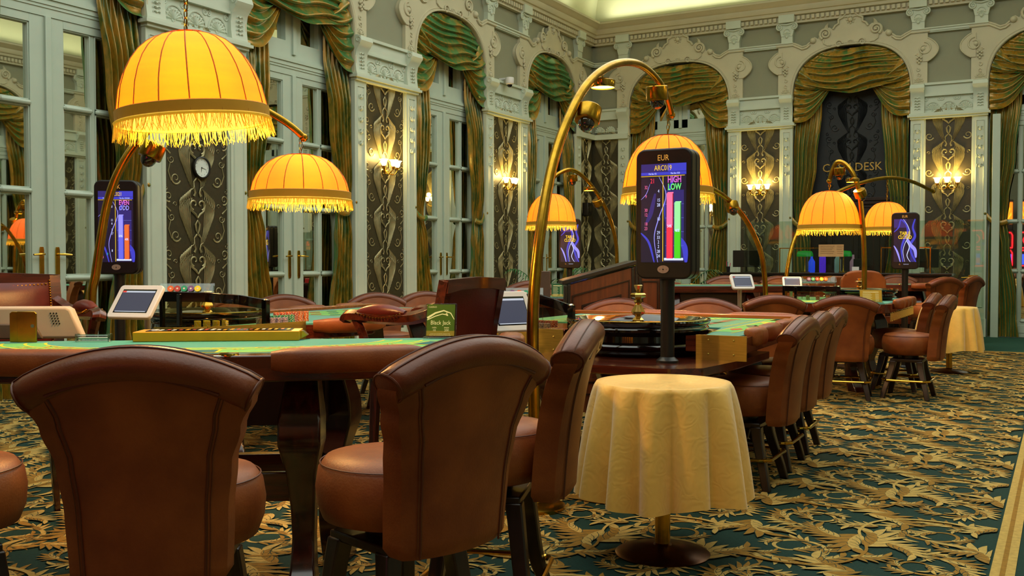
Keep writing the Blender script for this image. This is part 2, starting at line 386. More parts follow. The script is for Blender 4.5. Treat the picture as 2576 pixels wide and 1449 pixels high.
def motif(mb, cx, cz, W):
    def clip(x): return abs(x-0) < W
    for s in (-1, 1):
        def pt(x, z): return (cx + s*x, cz + z)
        # wing: two layers of long feathers
        for k in range(9):
            t = k/8; x0, z0 = lerp(.075, .232, t**.8), lerp(.20, .15, t); x1, z1 = lerp(.04, .205, t), lerp(-.36, -.07, t**1.3)
            xm, zm = lerp(.15, .275, t), lerp(-.02, .06, t)
            mb.ribbon([pt((1-a)**2*x0 + 2*a*(1-a)*xm + a*a*x1, (1-a)**2*z0 + 2*a*(1-a)*zm + a*a*z1) for a in (0, .2, .4, .6, .8, 1)], lambda t: .0078*math.sin(PI*clamp(.2+t*.75)), .007, .003)
        for k in range(7):
            t = k/6; x0, z0 = lerp(.085, .225, t), lerp(.30, .20, t)
            mb.ribbon([pt(x0 + .02*math.sin(PI*a) + .012*a, z0 - .115*a) for a in (0, .33, .66, 1)], lambda t: .0105*math.sin(PI*clamp(.2+t*.75)), .007, .009)
        # heart scrolls
        mb.ribbon([pt(x, z) for x, z in spiral(.05, .13, .065, .012, rad(-80), .95, 16)], lambda t: .014*(1-.5*t), .006, .012)
        mb.ribbon([pt(.0, -.02), pt(.03, .02), pt(.09, .06), pt(.11, .13)], lambda t: .014*math.sin(PI*clamp(.2+.7*t)), .006, .014)
        mb.ribbon([pt(.05, .22), pt(.03, .26), pt(.045, .31), pt(.08, .33)], lambda t: .013*(1-t)+.003, .005, .012)
        mb.ribbon([pt(0, -.04), pt(.03, -.09), pt(.02, -.15), pt(0, -.2)], lambda t: .015*math.sin(PI*clamp(.1+.85*t)), .006, .012)
        mb.ribbon([pt(.01, -.2), pt(.05, -.24), pt(.045, -.3), pt(.08, -.33)], lambda t: .012*(1-.7*t), .005, .010)
        # vines
        for (a, z, r, a0, tn, w) in ((.30, -.22, .07, 200, 1.3, .010), (.36, -.02, .045, 20, -1.4, .006), (.40, .20, .06, 250, 1.3, .008), (.31, .12, .028, 0, 1.2, .004), (.43, -.33, .03, 90, -1.2, .005)):
            if a + r < W: mb.ribbon([pt(x, zz) for x, zz in spiral(a, z, r, r*.2, rad(a0), tn, 20)], lambda t, w=w: w*(1-.6*t), .003, .004)
        if W > .4:
            mb.ribbon([pt(.36, -.25), pt(.40, -.15), pt(.37, -.05)], lambda t: .006, .003, .004)
            mb.ribbon([pt(.37, .04), pt(.44, .1), pt(.42, .16)], lambda t: .008*(1-t)+.002, .003, .004)
def build_pier(hw):   # hw = half width; strips .27 / .23 wide
    sw = .25 if hw > .65 else .22
    P = {}
    mb = MB()
    for s in (-1, 1):
        a, b = sorted((s*hw, s*(hw-sw)))
        mb.box(a, b, 0, .06, .0, 3.70); mb.box(a-.012, b+.012, 0, .085, 0, .3)
        c = (a+b)/2; q = sw/2-.05
        mb.tube([(c-q, .062, .5), (c-q, .062, 3.62), (c+q, .062, 3.62), (c+q, .062, .5), (c-q, .062, .5)], .009, 4)
        leafdrop(mb, c, 3.56, 2.78, .07)
        # console
        prof = [(0, 3.8), (.09, 3.8), (.075, 3.9), (.07, 4.0), (.09, 4.1), (.14, 4.16), (.175, 4.22), (.16, 4.28), (.10, 4.3), (0, 4.3)]
        R = [[(x, y, z) for y, z in prof] for x in (a-.0, b+.0)]
        mb.rings(R, True, True)
        for xx in (a, b): mb.tube([(xx, y, z) for y, z in spiral(.12, 4.23, .05, .01, rad(-60), 1.3, 18)], .010, 5)
        leafdrop(mb, c, 4.08, 3.84, .085)
        # capital
        mb.box(c-.1, c+.1, 0, .08, 5.24, 5.38)
        mb.plate([(c-.1, 5.36), (c+.1, 5.36), (c+.125, 5.46), (c+.15, 5.5), (c+.165, 5.6), (c-.165, 5.6), (c-.15, 5.5), (c-.125, 5.46)][::-1], 0, .09)
        for q2 in (-1, 1): mb.tube([(x, .095, z) for x, z in spiral(c+q2*.13, 5.53, .062, .012, rad(90), -q2*1.7, 26)], [lerp(.016, .009, i/26) for i in range(27)], 6)
        mb.tube([(c-.13, .10, 5.59), (c, .105, 5.565), (c+.13, .10, 5.59)], .018, 6)
        shell(mb, c, 5.43, .075, .092, 6, 200, 340)
        mb.sphere((c, .09, 5.35), .025, 8, 5)
        mb.box(c-.14, c+.14, 0, .15, 5.6, 5.74)
    w = hw + .05
    for y, z0, z1 in ((.10, 3.70, 3.735), (.135, 3.735, 3.77), (.11, 3.77, 3.80)): mb.box(-w+(.14-y), w-(.14-y), 0, y, z0, z1)
    i = hw - sw
    mb.box(-i, i, 0, .05, 4.1, 4.30); mb.box(-i, i, 0, .085, 4.27, 4.31); mb.box(-i, i, 0, .07, 4.08, 4.11)
    for k in range(3):
        cx = lerp(-i, i, (k+.5)/3); r = i/3*.8
        shell(mb, cx, 3.86, r, .02, 9, 5, 175)
        for s in (-1, 1): mb.tube([(x, .022, z) for x, z in spiral(cx+s*r*1.05, 4.03, r*.3, r*.08, rad(90), s*1.4, 16)], .01, 5)
        mb.tube([(x, .022, z) for x, z in spiral(cx, 3.86, r*.22, r*.1, rad(-90), 1.2, 12)], .01, 5)
        mb.tube([(cx + r*1.08*math.cos(rad(q)), .024, 3.86 + r*1.08*math.sin(rad(q))*1.1) for q in range(0, 181, 15)], .011, 5)
    mb.box(-i, i, 0, .02, 3.8, 4.1); 
    for y, z0, z1 in ((.06, 5.165, 5.185), (.075, 5.185, 5.225), (.095, 5.225, 5.245)): mb.box(-hw, hw, 0, y, z0, z1)
    mb.box(-i, i, 0, .05, 0, .3)
    for s in (-1, 1): mb.box(*sorted((s*i, s*(i-.02))), 0, .035, .3, 3.7)
    pl = mb
    bg = MB(); bg.box(-i, i, 0, .01, .3, 3.7)
    rl = MB(); z = 3.62
    rl.T = Matrix.Translation((0, .011, 0))
    while z > .5:
        motif(rl, 0, z-.0, i); z -= .62
    rl.T = Matrix.Identity(4)
    return pl, bg, rl
PIERS = {}
tn = [0]
def pier(side, c, hw):
    l, r = wallT(side, c); tn[0] += 1
    root = thing('trim_%d' % tn[0], l, r, kind='structure')
    if hw not in PIERS:
        a, b, d = build_pier(hw)
        PIERS[hw] = (a.build('pilaster_moulding', [PLAST], root), b.build('wallpaper_panel', [PAPER], root), d.build('wallpaper_relief', [GOLDP], root, angle=60))
    else:
        for o in PIERS[hw]:
            q = o.copy(); COL.objects.link(q); q.parent = root
    return root
SUR = []
def surround(side, c):
    l, r = wallT(side, c); tn[0] += 1
    if not SUR:
        o = build_surround().build('trim_%d' % tn[0], [PLASTU]); SUR.append(o)
    else:
        o = SUR[0].copy(); o.name = 'trim_%d' % tn[0]; COL.objects.link(o)
    o.location = l; o.rotation_euler = (0, 0, r); o['kind'] = 'structure'
# --- french doors
DOORS = []; dn = [0]
def door(side, c):
    l, r = wallT(side, c); dn[0] += 1
    root = thing('door_%d' % dn[0], l, r, kind='structure')
    if DOORS:
        for ch in kids(DOORS[0]):
            q = ch.copy(); COL.objects.link(q); q.parent = root
            for g in kids(ch): d = g.copy(); COL.objects.link(d); d.parent = q
        return
    DOORS.append(root)
    fr = MB(); Y0, Y1 = -.24, -.13
    for s in (-1, 1): fr.box(*sorted((s*1.0, s*.93)), Y0, -.10, 0, 4.2)
    fr.box(-1, 1, Y0, -.12, 3.60, 3.86)
    for y, z0, z1 in ((-.11, 3.68, 3.71), (-.10, 3.71, 3.76), (-.085, 3.76, 3.80), (-.105, 3.80, 3.83)): fr.box(-1, 1, Y0, y, z0, z1)
    # transom
    for s in (-1, 1):
        for a, b in ((.0, .14), (.48, .56), (.88, .94)): fr.box(*sorted((s*a, s*b)), Y0, Y1+.01, 3.86, arch(b)-.01)
    fr.box(-.94, .94, Y0, Y1+.01, 3.86, 4.02); fr.box(-.03, .03, Y0, Y1+.04, 3.86, 5.05)
    fr.build('door_frame', [DOORW], root)
    zs = [.27, 1.1, 1.93, 2.76]
    for s in (-1, 1):
        lf = MB()
        def bx(a, b, z0, z1, y=Y1): lf.box(*sorted((s*a, s*b)), Y0, y, z0, z1)
        bx(.004, .18, 0, 3.6); bx(.86, .93, 0, 3.6); bx(.18, .86, 0, .26); bx(.18, .86, 3.52, 3.6)
        bx(.495, .545, .26, 3.52, Y1-.02)
        if s < 0: bx(-.03, .03, 0, 3.6, Y1+.03)
        for z in zs:
            for (a, b) in ((.175, .5), (.54, .865)):
                lf.tube([(s*a, Y1-.01, z), (s*(a+.02), Y1, z), (s*(b-.02), Y1, z), (s*b, Y1-.01, z)], [.015, .027, .027, .015], 8)
        for z0, z1 in [(.26, .27)] + [(zs[i]+.025, (zs+[3.52+.025])[i+1]-.025) for i in range(4)]:
            for a, b in ((.18, .495), (.545, .86)):
                if z1-z0 > .1:
                    m = .012
                    for q in ((a, a+m, z0, z1), (b-m, b, z0, z1), (a, b, z0, z0+m), (a, b, z1-m, z1)): bx(*q, Y1-.012)
        bx(.24, .8, .07, .2, Y1+.008)
        leaf = lf.build('door_leaf', [DOORW], root, bevel=.004)
        g = MB(); 
        for a, b in ((.18, .5), (.54, .86)): g.add([(s*a, Y1-.05, .26), (s*b, Y1-.05, .26), (s*b, Y1-.05, 3.55), (s*a, Y1-.05, 3.55)], [(0, 1, 2, 3)])
        g.build('door_glass', [MIRR], root, smooth=False)
        h = MB(); hx = s*.085
        h.plate([(hx + .022*x, 1.30 + z) for x, z in ((-1, -.22), (-.7, -.25), (.7, -.25), (1, -.22), (1, .07), (.7, .1), (-.7, .1), (-1, .07))][::-1], Y1, Y1+.012)
        h.tube([(hx, Y1, 1.33), (hx, Y1+.05, 1.33), (hx+s*.03, Y1+.06, 1.33), (hx+s*.12, Y1+.06, 1.325)], [.012, .01, .012, .009], 8)
        h.build('door_handle', [BRASSP], leaf)
    t = MB()
    for s in (-1, 1):
        for a, b in ((.14, .48), (.56, .88)):
            P = [(s*a, Y1-.06, 4.0), (s*b, Y1-.06, 4.0)] + [(s*u, Y1-.06, arch(u)) for u in (b, (a+b)/2, a)]
            t.add(P, [tuple(range(5))])
    t.build('transom_glass', [MIRR], root, smooth=False)
for c in LC: surround('left', c); door('left', c)
for c in LC: surround('right', c); door('right', c)
for c in BC: surround('back', c)
door('back', BC[0]); door('back', BC[2])
for c in (.94, 4.38, 7.825, 11.275, 14.715): pier('left', c, .72); pier('right', c, .72)
for c in (-4.97, -1.76): pier('back', c, .60)
pier('back', 1.45, .60)
# corner half piers and corner wall papers
def cornerpier(side, c, w):
    l, r = wallT(side, c); tn[0] += 1
    mb = MB(); s = -1 if side == 'left' else 1
    root = thing('trim_%d' % tn[0], l, r, kind='structure')
    hw = w/2; q0, q1 = (hw-.22, hw) if s < 0 else (-hw, -hw+.22)
    mb.box(q0, q1, 0, .06, 0, 3.7); leafdrop(mb, (q0+q1)/2, 3.56, 2.78, .07)
    prof = [(0, 3.8), (.09, 3.8), (.075, 3.9), (.07, 4.0), (.09, 4.1), (.14, 4.16), (.175, 4.22), (.16, 4.28), (.10, 4.3), (0, 4.3)]
    mb.rings([[(x, y, z) for y, z in prof] for x in (q0, q1)], True, True)
    mb.box(-hw, hw, 0, .12, 3.7, 3.8); mb.box(-hw, hw, 0, .06, 4.1, 4.31); mb.box(-hw, hw, 0, .085, 4.27, 4.31)
    for y, z0, z1 in ((.06, 5.165, 5.185), (.075, 5.185, 5.225), (.095, 5.225, 5.245)): mb.box(-hw, hw, 0, y, z0, z1)
    cc = (q0+q1)/2
    mb.box(cc-.1, cc+.1, 0, .08, 5.24, 5.38); mb.plate([(cc-.1, 5.36), (cc+.1, 5.36), (cc+.165, 5.6), (cc-.165, 5.6)][::-1], 0, .09)
    for q2 in (-1, 1): mb.tube([(x, .095, z) for x, z in spiral(cc+q2*.13, 5.53, .062, .012, rad(90), -q2*1.7, 26)], .013, 6)
    mb.box(cc-.14, cc+.14, 0, .15, 5.6, 5.74)
    n = 3
    for k in range(n): shell(mb, lerp(-hw+.05, hw-.05, (k+.5)/n), 3.86, w/n*.42, .02, 8, 5, 175)
    mb.build('pilaster_moulding', [PLAST], root)
    b = MB(); b.box(-hw, hw, 0, .01, .3, 3.7); b.build('wallpaper_panel', [PAPER], root)
    rl = MB(); rl.T = Matrix.Translation((0, .011, 0)); z = 3.62; off = (-s)*.08 if True else 0
    while z > .5: motif(rl, -s*.08 if False else (.1*s), z, .3); z -= .62
    rl.build('wallpaper_relief', [GOLDP], root, angle=60)
cornerpier('left', 17.86, .86); cornerpier('back', -7.99, .8)
# --- cornice, dentils, cove, ceiling, floor, baseboards
def cornice(side, length, cc):
    prof = [(0, 5.6), (.07, 5.6), (.07, 5.64), (.07, 5.71), (.13, 5.73), (.14, 5.78), (.17, 5.79), (.2, 5.85), (.2, 5.88), (.25, 5.91), (.28, 5.95), (.3, 5.96), (.3, 6.0), (0, 6.0)]
    mb = MB(); h = length/2
    mb.rings([[(x, y, z) for y, z in prof] for x in (-h, h)], True, True)
    n = int(length/.085)
    for i in range(n):
        x = -h + (i+.5)*length/n; mb.box(x-.026, x+.026, .07, .115, 5.635, 5.705)
    mb.box(-h, h, 0, .08, 5.585, 5.605)
    l, r = wallT(side, cc); tn[0] += 1
    o = mb.build('trim_%d' % tn[0], [PLASTU], loc=l, rz=r); o['kind'] = 'structure'
cornice('left', YB-YR, (YB+YR)/2); cornice('right', YB-YR, (YB+YR)/2); cornice('back', XR-XL, (XR+XL)/2); cornice('rear', XR-XL, (XR+XL)/2)
CEIL = pm('cove_ceiling_paint', '#dadcb6', .8, var=.06, scale=1.2)
cv = MB(); R = []
for i in range(9):
    a = PI/2*i/8; ins = .12 + 1.1*(1-math.cos(a)); z = 6.05 + 1.1*math.sin(a)
    R.append([(XL+ins, YR+ins, z), (XR-ins, YR+ins, z), (XR-ins, YB-ins, z), (XL+ins, YB-ins, z)])
cv.rings(R, True, False); cv.add(R[-1], [(0, 1, 2, 3)])
cv.build('ceiling', [CEIL], smooth=True)['kind'] = 'structure'
for side, ln, cc in (('left', YB-YR, (YB+YR)/2), ('right', YB-YR, (YB+YR)/2)):
    mb = MB()
    cs = LC; pos = sorted(cs)
    segs = []; cur = YR
    for c in pos: segs.append((cur, c-1)); cur = c+1
    segs.append((cur, YB))
    for a, b in segs: mb.box(-(b-cc) if side == 'left' else a-cc, -(a-cc) if side == 'left' else b-cc, 0, .03, 0, .28)
    l, r = wallT(side, cc); mb.build('baseboard_'+side, [PLAST], loc=l, rz=r)['kind'] = 'structure'
sm = MB(); sm.box(-4.7, -4.56, YB-.1, YB-.1, 0, .1)

# --- carpet : base + woven scroll pattern
fl = MB()
fl.add([(XL, YR, 0), (XR, YR, 0), (XR, YB, 0), (XL, YB, 0)], [(0, 1, 2, 3)], 0)
fl.add([(XL, 15.35, .0010), (XR, 15.35, .0010), (XR, YB, .0010), (XL, YB, .0010)], [(0, 1, 2, 3)], 3)
fl.add([(XL, 15.22, .0020), (XR, 15.22, .0020), (XR, 15.35, .0020), (XL, 15.35, .0020)], [(0, 1, 2, 3)], 1)
fl.add([(XL, 15.26, .0026), (XR, 15.26, .0026), (XR, 15.29, .0026), (XL, 15.29, .0026)], [(0, 1, 2, 3)], 2)
fl.add([(-.25, YR, .0030), (-.16, YR, .0030), (-.16, 15.22, .0030), (-.25, 15.22, .0030)], [(0, 1, 2, 3)], 1)
fl.add([(-.215, YR, .0036), (-.195, YR, .0036), (-.195, 15.22, .0036), (-.215, 15.22, .0036)], [(0, 1, 2, 3)], 2)
def carpet_tile():
    t = MB(); Z = [.001]
    def finger(x, y, a, L, W, curl, m):
        n = 5; vs = []; vo = []; Z[0] += .00001
        for i in range(n+1):
            q = i/n; w = W*math.sin(PI*clamp(.10+.90*q**.8))**.8 if i < n else 0
            c, s_ = math.cos(a), math.sin(a)
            vs += [(x - s_*w, y + c*w, Z[0]), (x + s_*w, y - c*w, Z[0])]; e = w + (.0032 if i < n else 0); vo += [(x - s_*e, y + c*e, Z[0]-.000005), (x + s_*e, y - c*e, Z[0]-.000005)]
            x += L/n*c; y += L/n*s_; a += curl/n
        t.add(vs, [(2*i, 2*i+1, 2*i+3, 2*i+2) for i in range(n)], m); t.add(vo, [(2*i, 2*i+1, 2*i+3, 2*i+2) for i in range(n)], 0)
    def leaf(x, y, ang, L, curl, m=1, k=5, sp=.60):
        """acanthus plume: finger lobes swept forward off a curved spine, dark gaps between them"""
        Z[0] += .00002; a = ang; o = 3-m; spn = []
        for i in range(k+1):
            spn.append((x, y, a)); x += L*.72/k*math.cos(a); y += L*.72/k*math.sin(a); a += curl*(.5+i/k)/k
        for i in range(k):
            px, py, a_ = spn[i]; q = i/k; l = L*(.56 - .22*q)*(.85 if i == 0 else 1)
            for sg in (-1, 1):
                outer = sg*curl < 0
                finger(px, py, a_ + sg*(sp*(1-.35*q)), l*(1.1 if outer else .8), L*.056*(1.1 if outer else .85), -sg*.3 + (sg*.9 if outer else 0), m if outer else o)
        px, py, a_ = spn[k]; finger(px, py, a_, L*.42, L*.06, curl*.5, m)
        t.ribbon([(p[0], p[1]) for p in spn], lambda q: L*.018*(1-.6*q), 0., Z[0]+.00002, o, o, plane='xy', gap=0)
    def stem(P, w, m):
        Z[0] += .00005
        P = [(p.x, p.y) for p in spline([(a, b, 0) for a, b in P], 5)] if len(P) < 12 else P
        t.ribbon(P, lambda q: w*(1-.55*q), 0., Z[0], m, m, plane='xy', gap=0)
    def vol(cx, cy, r, a0, turns, sg, m=1):
        P = spiral(cx, cy, r, r*.22, a0, sg*turns, 30); stem(P, r*.075, m)
        for q, k in ((.0, 1.15), (.11, 1.2), (.23, 1.15), (.36, 1.0), (.5, .8), (.66, .62)):
            i = int(q*30); x, y = P[i]; d = math.atan2(P[i+1][1]-y, P[i+1][0]-x)
            leaf(x, y, d - sg*.50, r*1.0*k, sg*1.35, m if int(q*30) % 2 else 3-m, 4)
        for q in (.05, .3):
            i = int(q*30); x, y = P[i]; d = math.atan2(P[i+1][1]-y, P[i+1][0]-x); leaf(x, y, d + sg*.8, r*.6, sg*1.1, 3-m, 4)
        x, y = P[-1]; d = math.atan2(P[-1][1]-P[-2][1], P[-1][0]-P[-2][0]); leaf(x, y, d, r*.8, sg*1.8, 3-m, 4)
    vol(.26, .27, .19, rad(215), 1.2, 1); vol(.77, .75, .19, rad(35), 1.2, 1, 2)
    vol(.76, .24, .165, rad(110), 1.15, -1, 2); vol(.25, .78, .165, rad(290), 1.15, -1)
    for x, y, a, L, c, m in ((.53, .42, 75, .30, .9, 1), (.47, .58, 255, .30, .9, 2), (.40, .50, 150, .22, -.8, 2), (.60, .50, -30, .22, -.8, 1), (.55, .03, 165, .27, -.9, 1), (.45, .97, -15, .27, -.9, 2),
        (1.0, .40, 100, .28, .9, 1), (.0, .60, -80, .28, .9, 2), (.52, .76, 190, .17, .8, 1), (.5, .24, 10, .17, .8, 2), (1.0, .97, 215, .2, .8, 1), (.0, .03, 35, .2, .8, 2), (.06, .47, 20, .16, -.7, 1), (.94, .53, 200, .16, -.7, 2)):
        leaf(x, y, rad(a), L*1.08, c*1.3, m)
    stem([(.06, .10), (.2, .03), (.38, .05), (.5, .16), (.54, .34), (.5, .5)], .012, 2); stem([(.94, .90), (.8, .97), (.62, .95), (.5, .84), (.46, .66), (.5, .5)], .012, 1)
    return t
ct = carpet_tile(); TS = 1.06
nv = len(ct.v)
for ix in range(-8, 1):
    for iy in range(0, 16):
        ox, oy = -.25 + ix*TS, .4 + iy*TS - .55*(ix % 2)
        if oy > 15.0: continue
        if ox < -.26 and (ox*-.489*0 + 1):
            # skip tiles outside the view cone
            cxx, cyy = ox+.5, oy+.5; d = -.489*cxx + .872*cyy; lat = .872*cxx + .489*cyy
            if d < .5 or abs(lat) > d*.56 + 1.6: continue
            vs = [(ox + x*TS, min(15.2, oy + y*TS), z) for x, y, z in ct.v]
            vs = [(min(-.26, x), y, z) for x, y, z in vs]
            o = len(fl.v); fl.v += vs; fl.f += [tuple(o+i for i in f) for f in ct.f]; fl.mi += ct.mi
for iy in range(2, 17):
    oy = iy*TS
    vs = [(max(-.14, -.05 + x*TS), min(15.2, oy + y*TS), z) for x, y, z in ct.v]
    o = len(fl.v); fl.v += vs; fl.f += [tuple(o+i for i in f) for f in ct.f]; fl.mi += ct.mi
fl.build('floor', [GREENC, CREAMC, GOLDC, TEALC], smooth=False)['kind'] = 'structure'
# ================================================================ CURTAINS
def archU(z):
    if z <= 4.2: return 1.0
    t = clamp((z-4.2)/.9); return (1 - t**2.5) ** (1/2.5)
def pw(z, pts):
    for (z0, a), (z1, b) in zip(pts, pts[1:]):
        if z0 <= z <= z1:
            t = (z-z0)/(z1-z0); t = t*t*(3-2*t); return lerp(a, b, t)
    return pts[-1][1] if z > pts[-1][0] else pts[0][1]
def foldz(t, k, ph=0.):   # asymmetric fold profile
    x = (t*k + ph) % 1.; return (x/.72)**1.3 if x < .72 else max(0, math.cos(PI/2*(x-.72)/.28))**.8
def swag_main():
    mb = MB()
    def fn(i, j):
        s = -1 + 2*i; t = j; a = abs(s)
        ze = 5.07 - .66*t; zc = 5.05 - .73*t - .02*math.sin(t*9)
        ue = archU(min(5.07, ze))*.985 if t > .02 else .35
        ue = lerp(.33, ue, clamp(t*12)) if t < .083 else ue
        z = zc + (ze-zc)*a**1.7 + .05*t*(1-a)*math.sin(3*s+5*t)
        f = foldz(t + .035*math.sin(4*s + 3), 6.6); amp = (.105*(1-.6*a**3))*(.5+.5*t)
        y = .02 + .03*(1-a*a) + amp*f + .008*math.sin(60*s + 8*t)*a**4
        z -= .03*f*(1-a)
        return (s*ue, y - .03, z)
    mb.grid(70, 78, fn); return mb
def swag_side(sg):
    mb = MB()
    def fn(i, j):
        s = i; t = j      # s 0 outer -> 1 inner pinch
        zo = 4.80 - 1.02*t; zi = 4.46 - .10*t; ui = .50 - .16*t; uo = archU(zo)*.99
        u = lerp(uo, ui, s); z = lerp(zo, zi, s**.9) - (.20*t + .05)*math.sin(PI*s)**1.1*(1-.2*s)
        f = foldz(t + .05*math.sin(3*s), 5.3, .2)
        y = .035 + .09*f*(.35+.65*math.sin(PI*clamp(.15+.8*s))) + .006*math.sin(70*t)*(1-s)**3 - .035*s
        return (sg*u, y - .03, z)
    mb.grid(34, 60, fn); return mb
def curtain_panel(sg):
    mb = MB()
    inn = [(0., .50), (.4, .53), (1.5, .66), (1.95, .72), (2.3, .69), (3.0, .585), (3.95, .50)]
    def fn(i, j):
        s = i; z = .01 + (4.22 - .36*i)*j; w = pw(min(3.95, z), inn); tie = math.exp(-((z-1.97)/.22)**2)
        ou = .975 - .02*tie
        sh = .02*math.sin(z*2.1 + s*5) + (.03*math.sin(z*5+s*9) if z < 1.6 else 0)
        f = math.sin(2*PI*(5.2*s + .12*math.sin(z*1.7)) + .6*math.sin(z*.9))
        f2 = math.sin(2*PI*(11*s) + z)
        amp = lerp(.045, .02, tie)*(1 + (.25 if z < 1 else 0)); tp = clamp((z-3.4)/.5); amp *= 1 - .7*tp
        return (sg*(lerp(w, ou, s) + sh*(1-s)*.4), -.015 - .045*tp + amp*f + .010*f2 - .02*tie + (.02*math.sin(9*z+6*s) if z < .5 else 0), z)
    mb.grid(60, 60, fn); return mb
def tieband(sg):
    mb = MB(); P = []
    for k in range(13):
        a = k/12; u = lerp(.70, 1.03, a); P.append((sg*u, .035 + .03*math.sin(PI*a) - .03*a, 1.93 + .12*a*a - .05*math.sin(PI*a)))
    mb.tube(P, .012, 8, sy=3.2, up=(0, 1, 0)); mb.sphere((sg*1.03, .05, 2.06), .025, 8, 5)
    return mb
SW = {}
def valance(side, c, lab, grp=None):
    l, r = wallT(side, c); root = thing('silk_valance', l, r, lab, 'valance', grp)
    if not SW:
        SW['m'] = swag_main().build('swag', [SILK], root, angle=180); SW['l'] = swag_side(-1).build('side_swag', [SILK], root, angle=180); SW['r'] = swag_side(1).build('side_swag', [SILK], root, angle=180)
    else:
        for k in ('m', 'l', 'r'): q = SW[k].copy(); COL.objects.link(q); q.parent = root
def curtain(side, c, sg, lab, grp=None):
    l, r = wallT(side, c); root = thing('silk_curtain', l, r, lab, 'curtain', grp)
    k = ('p', sg)
    if k not in SW:
        SW[k] = curtain_panel(sg).build('curtain_panel', [SILK], root, angle=180); SW['t', sg] = tieband(sg).build('tieback', [SILK], root)
    else:
        for kk in (k, ('t', sg)): q = SW[kk].copy(); COL.objects.link(q); q.parent = root
G1 = 'green silk valances over the arched doors'; G2 = 'green silk curtains beside the doors'
D = {6.1: 'the leftmost glazed door', 9.55: 'the door behind the smaller near lampshade', 13.0: 'the door between the two wall sconces', 16.43: 'the last door before the room corner'}
for c in (6.1, 9.55, 13.0, 16.43):
    valance('left', c, 'swagged green gold silk valance over ' + D[c], G1)
    curtain('left', c, 1, 'green gold curtain tied back left of ' + D[c], G2)
    curtain('left', c, -1, 'green gold curtain tied back right of ' + D[c], G2)
E_ = {-6.57: 'the arched door behind the big display', -3.37: 'the dark cash desk alcove', -.15: 'the rightmost glazed door'}
for c in BC:
    valance('back', c, 'swagged green gold silk valance over ' + E_[c], G1)
    curtain('back', c, 1, 'green gold curtain tied back left of ' + E_[c], G2)
    curtain('back', c, -1, 'green gold curtain tied back right of ' + E_[c], G2)
for c in LC[1:]:
    valance('right', c, 'green silk valance on the opposite wall, reflected in the door panes', 'reflected valances')
    for sg in (-1, 1): curtain('right', c, sg, 'green silk curtain on the opposite wall, reflected in the door panes', 'reflected curtains')
